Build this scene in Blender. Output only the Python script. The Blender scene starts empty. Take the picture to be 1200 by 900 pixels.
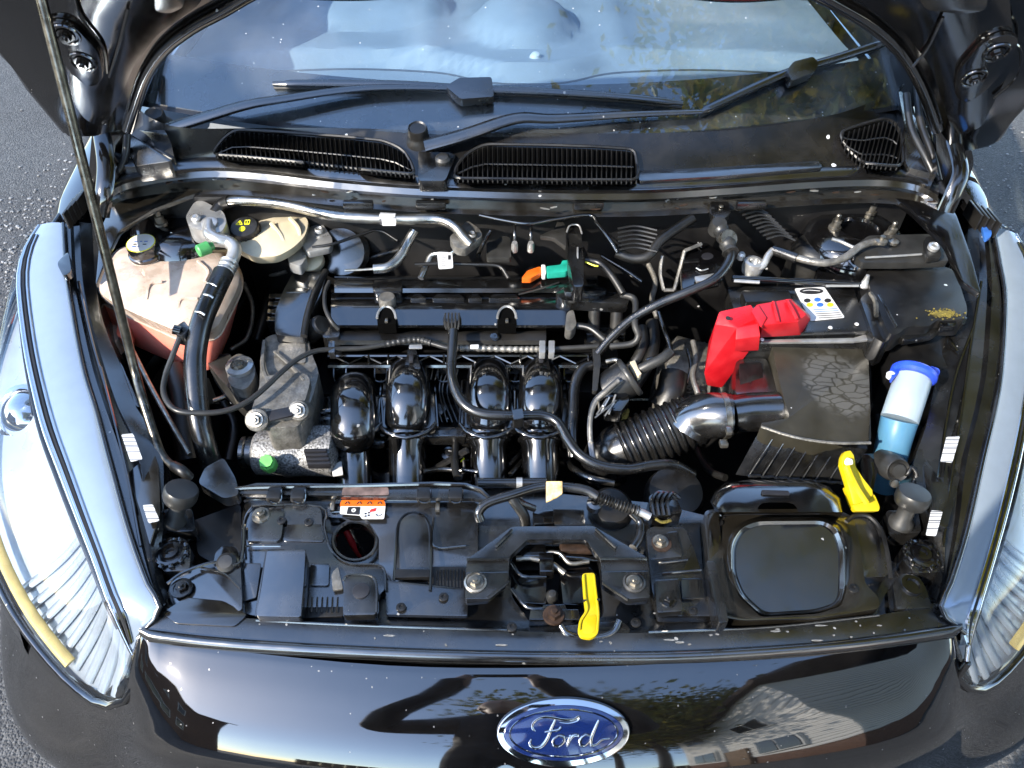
import bpy, bmesh, math, random
from mathutils import Vector, Matrix
from mathutils.geometry import tessellate_polygon
random.seed(7)
R = math.radians
scene = bpy.context.scene
COL = scene.collection

# ---------------------------------------------------------------- camera, sky, sun, exposure
FPX = 901.0                                    # focal length in pixels of a 1200 px wide frame
CAM = Vector((-.07, -.452, 1.61)); PITCH, YAW, ROLL = R(45.5), R(2.0), R(1.0)
CF = Vector((math.sin(YAW)*math.cos(PITCH), math.cos(YAW)*math.cos(PITCH), -math.sin(PITCH)))
_r = Vector((math.cos(YAW), -math.sin(YAW), 0)); _u = _r.cross(CF)
CR = _r*math.cos(ROLL) + _u*math.sin(ROLL); CU = _u*math.cos(ROLL) - _r*math.sin(ROLL)
cd = bpy.data.cameras.new('camera'); cam = bpy.data.objects.new('camera', cd); COL.objects.link(cam)
cd.sensor_width = 36; cd.lens = FPX/1200*36; cd.clip_start = .02; cd.clip_end = 600
mw = Matrix.Identity(4)
for i in range(3):
    mw[i][0], mw[i][1], mw[i][2], mw[i][3] = CR[i], CU[i], -CF[i], CAM[i]
cam.matrix_world = mw
scene.camera = cam

SUN_EL, SUN_AZ = R(34), R(-128)                # azimuth measured from +Y towards +X: front left of the car
SUN_DIR = Vector((math.sin(SUN_AZ)*math.cos(SUN_EL), math.cos(SUN_AZ)*math.cos(SUN_EL), math.sin(SUN_EL)))
world = bpy.data.worlds.new('World'); scene.world = world; world.use_nodes = True
wn = world.node_tree.nodes; wl = world.node_tree.links
sky = wn.new('ShaderNodeTexSky'); sky.sky_type = 'NISHITA'; sky.sun_disc = False
sky.sun_elevation = SUN_EL; sky.sun_rotation = SUN_AZ
sky.air_density = 1.0; sky.dust_density = .4; sky.ozone_density = 2.0
wl.new(sky.outputs[0], wn['Background'].inputs[0]); wn['Background'].inputs[1].default_value = .15
sl = bpy.data.lights.new('sun', 'SUN'); sl.energy = 2.2; sl.angle = R(.6); sl.color = (1, .93, .82)
sun = bpy.data.objects.new('sun', sl); COL.objects.link(sun); sun.location = (-6, -5, 8)
sun.rotation_euler = SUN_DIR.to_track_quat('Z', 'Y').to_euler()
scene.view_settings.view_transform = 'Standard'; scene.view_settings.look = 'None'
scene.view_settings.exposure = 2.3; scene.view_settings.gamma = 1
scene.view_settings.use_white_balance = True; scene.view_settings.white_balance_temperature = 6700; scene.view_settings.white_balance_tint = 10
scene.cycles.max_bounces = 10; scene.cycles.transparent_max_bounces = 16
scene.cycles.caustics_reflective = False; scene.cycles.caustics_refractive = False
scene.cycles.sample_clamp_indirect = 6
scene.cycles.use_denoising = True

# ---------------------------------------------------------------- helpers: building by line of sight at a known height or distance
def ray(px, py): return CF + CR*((px-600)/FPX) - CU*((py-450)/FPX)
def U(px, py, z):
    d = ray(px, py); return CAM + d*((z-CAM.z)/d.z)
def VY(px, py, y):
    d = ray(px, py); return CAM + d*((y-CAM.y)/d.y)
def PL(px, py, p0, n):
    d = ray(px, py); return CAM + d*((p0-CAM).dot(n)/d.dot(n))
def us(pts, z=None): return [U(*p) if len(p) == 3 else U(p[0], p[1], z) for p in pts]

WL = {}
def tag(o, label, cat, group=None, kind=None):
    if label: o['label'] = label
    if cat: o['category'] = cat
    if group: o['group'] = group
    if kind: o['kind'] = kind
    return o
def thing(name, loc, label, cat, group=None):
    o = bpy.data.objects.new(name, None); COL.objects.link(o); o.location = Vector(loc); o.empty_display_size = .05
    WL[o] = Vector(loc); return tag(o, label, cat, group)
def link(name, me, parent=None, loc=Vector((0, 0, 0)), rot=None):
    o = bpy.data.objects.new(name, me); COL.objects.link(o); loc = Vector(loc)
    if parent is not None:
        o.parent = parent; o.location = loc - WL[parent]
    else: o.location = loc
    if rot is not None: o.rotation_euler = rot
    WL[o] = loc
    return o
def finish(bm, name, mat, parent=None, bevel=0, segs=2, smooth=38, centre=True, bang=25):
    bmesh.ops.remove_doubles(bm, verts=bm.verts, dist=1e-5)
    bmesh.ops.recalc_face_normals(bm, faces=bm.faces)
    if bevel:
        es = [e for e in bm.edges if len(e.link_faces) == 2 and e.calc_face_angle(0) > R(bang)]
        if es:
            try: bmesh.ops.bevel(bm, geom=es, offset=bevel, segments=segs, profile=.6, affect='EDGES', clamp_overlap=True)
            except Exception: pass
    c = Vector((0, 0, 0))
    if centre and len(bm.verts):
        lo = Vector([min(v.co[i] for v in bm.verts) for i in range(3)]); hi = Vector([max(v.co[i] for v in bm.verts) for i in range(3)])
        c = (lo+hi)/2
        for v in bm.verts: v.co -= c
    me = bpy.data.meshes.new(name); bm.to_mesh(me); bm.free()
    for m in (mat if isinstance(mat, (list, tuple)) else [mat]): me.materials.append(m)
    if smooth:
        for p in me.polygons: p.use_smooth = True
        me.set_sharp_from_angle(angle=R(smooth))
    return link(name, me, parent, c)
def rp(pts, r=6, n=4):
    """round the corners of a traced outline"""
    out = []; N = len(pts)
    for i in range(N):
        a, b, c = [Vector(pts[j % N]) for j in (i-1, i, i+1)]
        la, lc = (a-b).length, (c-b).length
        ra = min(r, la*.45); rc = min(r, lc*.45)
        p, q = b+(a-b)*(ra/max(la, 1e-6)), b+(c-b)*(rc/max(lc, 1e-6))
        for k in range(n+1):
            t = k/n; out.append(tuple(p*(1-t)**2 + b*2*t*(1-t) + q*t*t))
    return out
def plate3(name, P, D, mat, parent, bevel=.002, holes=(), segs=2, bang=25):
    """solid: face P (3d outline), extruded by vector or per-vertex vectors D, with holes"""
    bm = bmesh.new(); loops = [list(P)] + [list(h) for h in holes]
    tris = tessellate_polygon(loops); flat = [p for l in loops for p in l]
    D = Vector(D)
    top = [bm.verts.new(p) for p in flat]; bot = [bm.verts.new(p+D) for p in flat]
    for t in tris:
        try: bm.faces.new([top[i] for i in t]); bm.faces.new([bot[i] for i in reversed(t)])
        except Exception: pass
    o = 0
    for l in loops:
        n = len(l)
        for i in range(n):
            a, b = o+i, o+(i+1) % n
            try: bm.faces.new((top[a], top[b], bot[b], bot[a]))
            except Exception: pass
        o += n
    return finish(bm, name, mat, parent, bevel, segs, bang=bang)
def plate(name, pts, z, depth, mat, parent, bevel=.002, r=5, holes=(), segs=2, d=None, tilt=0, roll=0):
    """solid traced at height z; tilt/roll lean its face towards the nose / the left"""
    q = rp(pts, r) if r else pts
    if tilt or roll:
        cx = sum(p_[0] for p_ in pts)/len(pts); cy = sum(p_[1] for p_ in pts)/len(pts)
        n_ = Vector((-math.tan(R(roll)), -math.tan(R(tilt)), 1)).normalized(); c_ = U(cx, cy, z)
        o = [PL(a, b, c_, n_) for a, b in q]
    else: o = us(q, z)
    hs = [us(rp(h, r) if r else h, z) for h in holes]
    return plate3(name, o, d or (0, 0, -depth), mat, parent, bevel, hs, segs)
def cat(pts, sub=6):
    """Catmull-Rom through 3d points"""
    P = [Vector(p) for p in pts]
    if len(P) < 3: return [P[0].lerp(P[-1], i/sub) for i in range(sub+1)]
    P = [P[0]*2-P[1]] + P + [P[-1]*2-P[-2]]; out = []
    for i in range(1, len(P)-2):
        a, b, c, d = P[i-1:i+3]
        for k in range(sub):
            t = k/sub
            out.append(.5*((2*b)+(c-a)*t+(2*a-5*b+4*c-d)*t*t+(3*b-a-3*c+d)*t**3))
    out.append(P[-2]); return out
def sweep(bm, path, radf, seg=10, flat=1.0, caps=True):
    n = len(path); rings = []
    t0 = (path[1]-path[0]).normalized(); up = Vector((0, 0, 1)) if abs(t0.z) < .9 else Vector((0, 1, 0))
    s = t0.cross(up).normalized()
    for i, p in enumerate(path):
        t = (path[min(i+1, n-1)]-path[max(i-1, 0)])
        t = t.normalized() if t.length > 1e-9 else t0
        s = (s - t*s.dot(t)); s = s.normalized() if s.length > 1e-6 else t.orthogonal().normalized()
        w = s.cross(t); r = radf(i/(n-1)) if callable(radf) else radf
        rings.append([bm.verts.new(p + s*(math.cos(2*math.pi*k/seg)*r) + w*(math.sin(2*math.pi*k/seg)*r*flat)) for k in range(seg)])
    for a, b in zip(rings, rings[1:]):
        for k in range(seg): bm.faces.new((a[k], a[(k+1) % seg], b[(k+1) % seg], b[k]))
    if caps:
        bm.faces.new(rings[0][::-1]); bm.faces.new(rings[-1])
    return rings
def tube(name, pts, r, mat, parent=None, seg=10, sub=6, z=None, flat=1.0, world=False, smooth=50):
    P = pts if world else us(pts, z)
    bm = bmesh.new(); sweep(bm, cat(P, sub), r, seg, flat)
    return finish(bm, name, mat, parent, smooth=smooth)
def ribbed(name, pts, r, amp, ribs, mat, parent=None, seg=16, z=None, world=False, sub=14):
    P = pts if world else us(pts, z)
    path = cat(P, max(sub, int(ribs*6/max(1, len(P)-1))+1)); bm = bmesh.new()
    sweep(bm, path, lambda t: (r(t) if callable(r) else r) + amp*math.cos(2*math.pi*ribs*t), seg)
    return finish(bm, name, mat, parent, smooth=60)
def frame(axis):
    a = Vector(axis).normalized(); x = a.orthogonal().normalized(); return x, a.cross(x), a
def lathe(name, c, axis, prof, mat, parent=None, seg=24, smooth=38, oval=1.0, xdir=None):
    """profile of (radius, height along axis)"""
    x, y, a = frame(axis)
    if xdir is not None:
        x = (Vector(xdir) - a*Vector(xdir).dot(a)).normalized(); y = a.cross(x)
    c = Vector(c); bm = bmesh.new(); rings = []
    for r, h in prof:
        rings.append([bm.verts.new(c + a*h + x*(r*math.cos(2*math.pi*k/seg)) + y*(r*oval*math.sin(2*math.pi*k/seg))) for k in range(seg)])
    for p, q in zip(rings, rings[1:]):
        for k in range(seg): bm.faces.new((p[k], p[(k+1) % seg], q[(k+1) % seg], q[k]))
    if prof[0][0] > 1e-4: bm.faces.new(rings[0][::-1])
    if prof[-1][0] > 1e-4: bm.faces.new(rings[-1])
    return finish(bm, name, mat, parent, smooth=smooth)
def box(name, c, size, mat, parent=None, bevel=.002, rot=None, segs=2):
    bm = bmesh.new(); bmesh.ops.create_cube(bm, size=1)
    m = Matrix.Translation(Vector(c)) @ (rot.to_4x4() if rot else Matrix.Identity(4)) @ Matrix.Diagonal((*size, 1))
    bmesh.ops.transform(bm, matrix=m, verts=bm.verts)
    return finish(bm, name, mat, parent, bevel, segs)
def loft(name, rings, mat, parent=None, closed=True, caps=True, bevel=0, smooth=38, centre=True, solid=0):
    bm = bmesh.new(); V = [[bm.verts.new(Vector(p)) for p in r] for r in rings]; n = len(V[0])
    for a, b in zip(V, V[1:]):
        for k in range(n if closed else n-1): bm.faces.new((a[k], a[(k+1) % n], b[(k+1) % n], b[k]))
    if closed and caps:
        bm.faces.new(V[0][::-1]); bm.faces.new(V[-1])
    if solid:
        bmesh.ops.recalc_face_normals(bm, faces=bm.faces)
        bmesh.ops.solidify(bm, geom=bm.faces[:], thickness=solid)
    return finish(bm, name, mat, parent, bevel, smooth=smooth, centre=centre)
def merge_tubes(name, list_pts, r, mat, parent=None, z=None, seg=6, sub=5, world=False):
    bm = bmesh.new()
    for pts in list_pts: sweep(bm, cat(pts if world else us(pts, z), sub), r, seg)
    return finish(bm, name, mat, parent, smooth=50)
_bolt = {}
def bolt(p, r, mat, parent, axis=(0, 0, 1), name='bolt', washer=True):
    key = (round(r, 4), mat.name, washer)
    if key not in _bolt:
        bm = bmesh.new()
        if washer: bmesh.ops.create_cone(bm, cap_ends=True, segments=20, radius1=r*1.5, radius2=r*1.4, depth=r*.3, matrix=Matrix.Translation((0, 0, r*.1)))
        bmesh.ops.create_cone(bm, cap_ends=True, segments=6, radius1=r, radius2=r*.92, depth=r*.9, matrix=Matrix.Translation((0, 0, r*.6)))
        bmesh.ops.create_cone(bm, cap_ends=True, segments=12, radius1=r*.5, radius2=r*.42, depth=r*.5, matrix=Matrix.Translation((0, 0, r*1.2)))
        me = bpy.data.meshes.new('bolt'); bm.to_mesh(me); bm.free(); me.materials.append(mat); _bolt[key] = me
    o = link(name, _bolt[key], parent, p); o.rotation_euler = Vector(axis).to_track_quat('Z', 'Y').to_euler(); return o

# ---------------------------------------------------------------- materials
def sock(n, *names):
    for k in names:
        if k in n.inputs: return n.inputs[k]
def mat(name, col, rough=.5, metal=0, spec=.5, coat=0, nscale=40, nvar=.25, rvar=.12, bump=.0, bscale=300, dust=0, dustcol=(.16, .14, .11),
        dscale=9, specks=0, speckcol=(.55, .56, .56), sscale=55, trans=0, sss=0, ior=1.5, coords='Object'):
    m = bpy.data.materials.new(name); m.use_nodes = True; nt = m.node_tree; N = nt.nodes; L = nt.links
    b = N['Principled BSDF']; tc = N.new('ShaderNodeTexCoord'); co = tc.outputs[coords]
    noise = N.new('ShaderNodeTexNoise'); noise.inputs['Scale'].default_value = nscale; noise.inputs['Detail'].default_value = 5
    L.new(co, noise.inputs['Vector'])
    ramp = N.new('ShaderNodeMapRange'); ramp.inputs[3].default_value = 1-nvar; ramp.inputs[4].default_value = 1+nvar
    ramp.inputs[1].default_value = .3; ramp.inputs[2].default_value = .7
    L.new(noise.outputs[0], ramp.inputs[0])
    mul = N.new('ShaderNodeMix'); mul.data_type = 'RGBA'; mul.blend_type = 'MULTIPLY'; mul.inputs[0].default_value = 1
    mul.inputs[6].default_value = (*col, 1); L.new(ramp.outputs[0], mul.inputs[7]); out = mul.outputs[2]
    rn = N.new('ShaderNodeMapRange'); rn.inputs[1].default_value = .3; rn.inputs[2].default_value = .7
    rn.inputs[3].default_value = max(.01, rough-rvar); rn.inputs[4].default_value = min(1, rough+rvar)
    n2 = N.new('ShaderNodeTexNoise'); n2.inputs['Scale'].default_value = nscale*.45; n2.inputs['Detail'].default_value = 4; L.new(co, n2.inputs['Vector'])
    L.new(n2.outputs[0], rn.inputs[0]); rout = rn.outputs[0]
    def mixin(mask, c, rr):
        nonlocal out, rout
        mx = N.new('ShaderNodeMix'); mx.data_type = 'RGBA'; L.new(mask, mx.inputs[0]); L.new(out, mx.inputs[6]); mx.inputs[7].default_value = (*c, 1); out = mx.outputs[2]
        mr = N.new('ShaderNodeMix'); L.new(mask, mr.inputs[0]); L.new(rout, mr.inputs[2]); mr.inputs[3].default_value = rr; rout = mr.outputs[0]
    if dust:
        d = N.new('ShaderNodeTexNoise'); d.inputs['Scale'].default_value = dscale; d.inputs['Detail'].default_value = 8; d.inputs['Roughness'].default_value = .7; L.new(co, d.inputs['Vector'])
        dm = N.new('ShaderNodeMapRange'); dm.inputs[1].default_value = .42; dm.inputs[2].default_value = .78; dm.inputs[4].default_value = dust; L.new(d.outputs[0], dm.inputs[0])
        mixin(dm.outputs[0], dustcol, .75)
    if specks:
        v = N.new('ShaderNodeTexVoronoi'); v.inputs['Scale'].default_value = sscale; L.new(co, v.inputs['Vector'])
        s1 = N.new('ShaderNodeSeparateColor'); L.new(v.outputs['Color'], s1.inputs[0])
        gt = N.new('ShaderNodeMath'); gt.operation = 'GREATER_THAN'; gt.inputs[1].default_value = 1-specks; L.new(s1.outputs[0], gt.inputs[0])
        sz = N.new('ShaderNodeMath'); sz.operation = 'MULTIPLY'; sz.inputs[1].default_value = .17; L.new(s1.outputs[1], sz.inputs[0])
        wob = N.new('ShaderNodeMath'); wob.operation = 'MULTIPLY_ADD'; wob.inputs[1].default_value = .25
        nz = N.new('ShaderNodeTexNoise'); nz.inputs['Scale'].default_value = sscale*4; L.new(co, nz.inputs['Vector']); L.new(nz.outputs[0], wob.inputs[0]); L.new(v.outputs['Distance'], wob.inputs[2])
        sb = N.new('ShaderNodeMath'); sb.operation = 'SUBTRACT'; sb.inputs[1].default_value = .11; L.new(wob.outputs[0], sb.inputs[0])
        lt = N.new('ShaderNodeMath'); lt.operation = 'LESS_THAN'; L.new(sb.outputs[0], lt.inputs[0]); L.new(sz.outputs[0], lt.inputs[1])
        an = N.new('ShaderNodeMath'); an.operation = 'MULTIPLY'; L.new(lt.outputs[0], an.inputs[0]); L.new(gt.outputs[0], an.inputs[1])
        mixin(an.outputs[0], speckcol, .35)
    L.new(out, b.inputs['Base Color']); L.new(rout, b.inputs['Roughness'])
    b.inputs['Metallic'].default_value = metal; b.inputs['IOR'].default_value = ior
    b.inputs['Specular IOR Level'].default_value = spec
    if coat: b.inputs['Coat Weight'].default_value = coat; b.inputs['Coat Roughness'].default_value = .03
    if trans: b.inputs['Transmission Weight'].default_value = trans
    if sss:
        b.inputs['Subsurface Weight'].default_value = sss; b.inputs['Subsurface Radius'].default_value = (.02, .012, .008); b.inputs['Subsurface Scale'].default_value = .5
    if bump:
        bn = N.new('ShaderNodeTexNoise'); bn.inputs['Scale'].default_value = bscale; bn.inputs['Detail'].default_value = 3; L.new(co, bn.inputs['Vector'])
        bp = N.new('ShaderNodeBump'); bp.inputs['Strength'].default_value = bump; bp.inputs['Distance'].default_value = .002; L.new(bn.outputs[0], bp.inputs['Height'])
        L.new(bp.outputs[0], b.inputs['Normal'])
    return m
def clear(name, tint, ior=1.45, rough=.02, extra=0, water=0):
    """thin clear sheet: see-through, with its own reflection"""
    m = bpy.data.materials.new(name); m.use_nodes = True; N = m.node_tree.nodes; L = m.node_tree.links
    N.remove(N['Principled BSDF']); tr = N.new('ShaderNodeBsdfTransparent'); tr.inputs[0].default_value = (*tint, 1)
    gl = N.new('ShaderNodeBsdfGlossy'); gl.inputs['Roughness'].default_value = rough; ge = N.new('ShaderNodeNewGeometry'); dt = N.new('ShaderNodeVectorMath'); dt.operation = 'DOT_PRODUCT'; L.new(ge.outputs['Normal'], dt.inputs[0]); L.new(ge.outputs['Incoming'], dt.inputs[1])
    ab = N.new('ShaderNodeMath'); ab.operation = 'ABSOLUTE'; L.new(dt.outputs['Value'], ab.inputs[0])
    om = N.new('ShaderNodeMath'); om.operation = 'SUBTRACT'; om.inputs[0].default_value = 1; L.new(ab.outputs[0], om.inputs[1])
    pw = N.new('ShaderNodeMath'); pw.operation = 'POWER'; pw.inputs[1].default_value = 5; L.new(om.outputs[0], pw.inputs[0])
    f0 = ((ior-1)/(ior+1))**2; fr = N.new('ShaderNodeMath'); fr.operation = 'MULTIPLY_ADD'; fr.inputs[1].default_value = 1-f0; fr.inputs[2].default_value = f0; L.new(pw.outputs[0], fr.inputs[0])
    mx = N.new('ShaderNodeMixShader'); L.new(fr.outputs[0], mx.inputs[0]); L.new(tr.outputs[0], mx.inputs[1]); L.new(gl.outputs[0], mx.inputs[2])
    last = mx
    tc = N.new('ShaderNodeTexCoord')
    if water:                                   # fine rain drops and dried runs on the sheet
        v = N.new('ShaderNodeTexVoronoi'); v.inputs['Scale'].default_value = 64; L.new(tc.outputs['Object'], v.inputs['Vector'])
        sp = N.new('ShaderNodeSeparateColor'); L.new(v.outputs['Color'], sp.inputs[0])
        sz = N.new('ShaderNodeMath'); sz.operation = 'MULTIPLY_ADD'; sz.inputs[1].default_value = .16; sz.inputs[2].default_value = -.06; L.new(sp.outputs[0], sz.inputs[0])
        lt = N.new('ShaderNodeMath'); lt.operation = 'LESS_THAN'; L.new(v.outputs['Distance'], lt.inputs[0]); L.new(sz.outputs[0], lt.inputs[1])
        df = N.new('ShaderNodeBsdfDiffuse'); df.inputs[0].default_value = (.8, .82, .84, 1)
        ml = N.new('ShaderNodeMath'); ml.operation = 'MULTIPLY'; ml.inputs[1].default_value = water; L.new(lt.outputs[0], ml.inputs[0])
        m2 = N.new('ShaderNodeMixShader'); L.new(ml.outputs[0], m2.inputs[0]); L.new(last.outputs[0], m2.inputs[1]); L.new(df.outputs[0], m2.inputs[2]); last = m2
        nz = N.new('ShaderNodeTexNoise'); nz.inputs['Scale'].default_value = 6; nz.inputs['Detail'].default_value = 6; L.new(tc.outputs['Object'], nz.inputs['Vector'])
        bp = N.new('ShaderNodeBump'); bp.inputs['Strength'].default_value = .25; bp.inputs['Distance'].default_value = .002; L.new(lt.outputs[0], bp.inputs['Height']); L.new(bp.outputs[0], gl.inputs['Normal'])
        hz = N.new('ShaderNodeMapRange'); hz.inputs[1].default_value = .4; hz.inputs[2].default_value = .75; hz.inputs[4].default_value = extra; L.new(nz.outputs[0], hz.inputs[0])
        m3 = N.new('ShaderNodeMixShader'); L.new(hz.outputs[0], m3.inputs[0]); L.new(last.outputs[0], m3.inputs[1]); L.new(df.outputs[0], m3.inputs[2]); last = m3
    L.new(last.outputs[0], N['Material Output'].inputs[0])
    return m
def barcode(name, sc=260, axis=0):
    m = mat(name, (.58, .58, .57), .4, nvar=.05); N = m.node_tree.nodes; L = m.node_tree.links; b = N['Principled BSDF']
    tc = N.new('ShaderNodeTexCoord'); n = N.new('ShaderNodeTexNoise'); n.noise_dimensions = '1D'; n.inputs['Scale'].default_value = sc; n.inputs['Detail'].default_value = 0
    sp = N.new('ShaderNodeSeparateXYZ'); L.new(tc.outputs['Object'], sp.inputs[0]); L.new(sp.outputs[axis], n.inputs['W'])
    g = N.new('ShaderNodeMath'); g.operation = 'GREATER_THAN'; g.inputs[1].default_value = .57; L.new(n.outputs[0], g.inputs[0])
    src = b.inputs['Base Color'].links[0].from_socket
    mx = N.new('ShaderNodeMix'); mx.data_type = 'RGBA'; L.new(g.outputs[0], mx.inputs[0]); L.new(src, mx.inputs[6]); mx.inputs[7].default_value = (.08, .08, .09, 1); L.new(mx.outputs[2], b.inputs['Base Color'])
    return m
M = {}
M['paint'] = mat('black_car_paint', (.002, .002, .0024), .03, rvar=.02, coat=.5, specks=.2, sscale=120, speckcol=(.07, .07, .07), dust=.02, dscale=5, ior=1.8, spec=.65)
M['dimpaint'] = mat('thin_black_inner_paint', (.0022, .0022, .0026), .1, rvar=.05, specks=.12, sscale=45, dust=.035, dscale=7, ior=1.85, spec=.6)
M['pl'] = mat('black_plastic', (.0038, .0038, .004), .22, rvar=.09, bump=.04, bscale=300, dust=.2, dustcol=(.05, .047, .04), dscale=16, specks=.12, sscale=60, speckcol=(.25, .25, .24), ior=1.8, spec=.8)
M['plg'] = mat('glossy_black_plastic', (.0028, .0028, .003), .12, rvar=.06, dust=.07, dustcol=(.05, .047, .04), dscale=20, specks=.08, sscale=60, speckcol=(.25, .25, .24), ior=1.8, spec=.8)
M['plm'] = mat('matt_black_plastic', (.004, .004, .0043), .38, rvar=.1, bump=.15, bscale=900, dust=.08, specks=.08, ior=1.6, spec=.45)
M['sheen'] = mat('satin_black_plastic', (.0042, .0042, .0046), .17, rvar=.07, dust=.24, dustcol=(.055, .052, .046), dscale=14, specks=.14, sscale=52, speckcol=(.25, .25, .24), ior=1.85, spec=.95)
M['rub'] = mat('black_rubber', (.0045, .0045, .0045), .4, rvar=.12, dust=.08, bump=.1, bscale=500, ior=1.6, spec=.45)
M['hose'] = mat('smooth_rubber_hose', (.0045, .0045, .0047), .25, rvar=.09, dust=.14, dustcol=(.045, .042, .036), dscale=30, specks=.06, speckcol=(.2, .2, .2), ior=1.7, spec=.6)
M['grey'] = mat('grey_rubber', (.018, .018, .0175), .42, dust=.2, dustcol=(.06, .055, .045))
M['dark'] = mat('dark_bay_metal', (.003, .003, .0035), .5, dust=.25, dustcol=(.015, .012, .01), specks=.1, sscale=35)
M['brown'] = mat('dusty_brown_plastic', (.008, .007, .0055), .15, rvar=.06, dust=.14, dustcol=(.05, .042, .028), specks=.12, ior=1.85, spec=.85)
M['steel'] = mat('brushed_steel_pipe', (.4, .39, .36), .27, metal=1, nvar=.25, nscale=60, dust=.3, dustcol=(.16, .14, .1), dscale=25)
M['rod'] = mat('worn_prop_rod', (.13, .12, .1), .25, metal=1, nvar=.6, nscale=90, dust=.5, dustcol=(.03, .025, .018))
M['alu'] = mat('cast_aluminium', (.23, .22, .2), .46, metal=.7, nvar=.4, nscale=70, bump=.45, bscale=260, dust=.6, dustcol=(.055, .048, .036), dscale=30)
M['alub'] = mat('bright_aluminium', (.5, .5, .49), .34, metal=.75, nvar=.2, dust=.4, dustcol=(.3, .3, .28), dscale=30)
M['zinc'] = mat('zinc_fastener', (.32, .3, .26), .33, metal=.95, nvar=.4, nscale=90, dust=.45, dustcol=(.08, .06, .04), dscale=60)
M['mott'] = mat('mottled_alternator_casing', (.24, .24, .24), .48, metal=.5, nvar=.85, nscale=300, bump=.5, bscale=420, dust=.4, dustcol=(.02, .02, .02), dscale=260)
M['chrome'] = mat('chrome', (.6, .6, .6), .06, metal=1, nvar=.03, rvar=.03)
M['refl'] = mat('silvered_reflector', (.6, .64, .68), .13, metal=1, nvar=.05, rvar=.04)
M['red'] = mat('red_plastic', (.5, .009, .016), .36, nvar=.15, rvar=.1, dust=.2, dustcol=(.3, .06, .06), dscale=20)
M['yellow'] = mat('yellow_plastic', (.5, .37, .003), .4, nvar=.12, dust=.25, dustcol=(.3, .22, .03), dscale=30)
M['blue'] = mat('blue_plastic', (.015, .06, .55), .35, nvar=.1, dust=.06, dustcol=(.3, .3, .4))
M['green'] = mat('green_plastic', (.05, .28, .08), .45, nvar=.3, dust=.2)
M['bgreen'] = mat('light_green_plastic', (.12, .5, .1), .45, nvar=.3, dust=.2)
M['orange'] = mat('orange_plastic', (.7, .12, .01), .45)
M['teal'] = mat('teal_plastic', (.01, .3, .22), .45)
M['white'] = mat('white_print', (.6, .6, .6), .4, nvar=.1, dust=.15, dustcol=(.4, .38, .33), dscale=30)
M['ink'] = mat('black_print', (.015, .015, .018), .45)
M['inkb'] = mat('blue_print', (.03, .12, .4), .45)
M['inky'] = mat('yellow_print', (.75, .72, .02), .45)
M['inkr'] = mat('red_print', (.6, .03, .03), .45)
M['tape'] = mat('cream_cloth_tape', (.7, .45, .2), .6, nvar=.5, nscale=130)
M['tank'] = mat('milky_tank_plastic', (.44, .34, .27), .24, nvar=.3, nscale=22, rvar=.1, dust=.6, dustcol=(.62, .57, .52), dscale=26, sss=.25, bump=.5, bscale=36)
M['coolant'] = mat('tank_plastic_full_of_pink_coolant', (.74, .2, .15), .3, nvar=.2, nscale=14, dust=.3, dustcol=(.75, .42, .26), dscale=14, sss=.35)
M['cream'] = mat('cream_reservoir_plastic', (.55, .48, .34), .35, nvar=.14, nscale=25, dust=.25, dustcol=(.42, .34, .2), sss=.15)
M['wash'] = mat('milky_washer_neck', (.27, .33, .37), .35, nvar=.1, nscale=14, sss=.25)
M['washf'] = mat('washer_neck_full_of_blue_fluid', (.06, .17, .27), .35, nvar=.2, nscale=12, sss=.2)
M['glass'] = clear('windscreen_glass', (.84, .92, .96), 1.85, .01, extra=.05, water=.4)
M['lens'] = clear('headlight_lens', (.95, .96, .97), 1.5, .02)
M['amber'] = mat('amber_indicator', (.6, .46, .16), .25, nvar=.2)
M['dash'] = mat('grey_dashboard', (.25, .28, .32), .55, nvar=.14, nscale=8, bump=.2, bscale=200)
M['seat'] = mat('dark_seat_cloth', (.05, .05, .055), .8)
M['frit'] = mat('black_glass_border', (.006, .006, .008), .3, nvar=.1)
M['badgeblue'] = mat('badge_blue', (.004, .012, .065), .12, coat=1, nvar=.1)
M['rust'] = mat('rusty_metal', (.035, .02, .013), .6, metal=.4, nvar=.6, nscale=90)
M['moss'] = mat('yellow_moss', (.12, .095, .015), .9, nvar=.5, nscale=200, bump=.8, bscale=400)
M['dirtpink'] = mat('pinkish_dirt_film', (.11, .075, .065), .6, nvar=.6, nscale=60)
M['band'] = mat('clear_lamp_shoulder', (.27, .33, .4), .14, metal=.4, nvar=.04, rvar=.03, coat=.6)
M['lampsilver'] = mat('silver_lamp_lining', (.36, .4, .44), .3, metal=.4, nvar=.05, rvar=.05)
M['holeshade'] = mat('painted_hole_shade', (.001, .001, .001), .9, spec=.05, nvar=.1)  # flat black that paints the shade inside uncut holes
M['lid'] = mat('olive_dusty_lid', (.02, .0175, .011), .44, rvar=.07, dust=.4, dustcol=(.035, .031, .02), dscale=14, specks=.2, sscale=60, ior=1.65, spec=.5)
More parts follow.
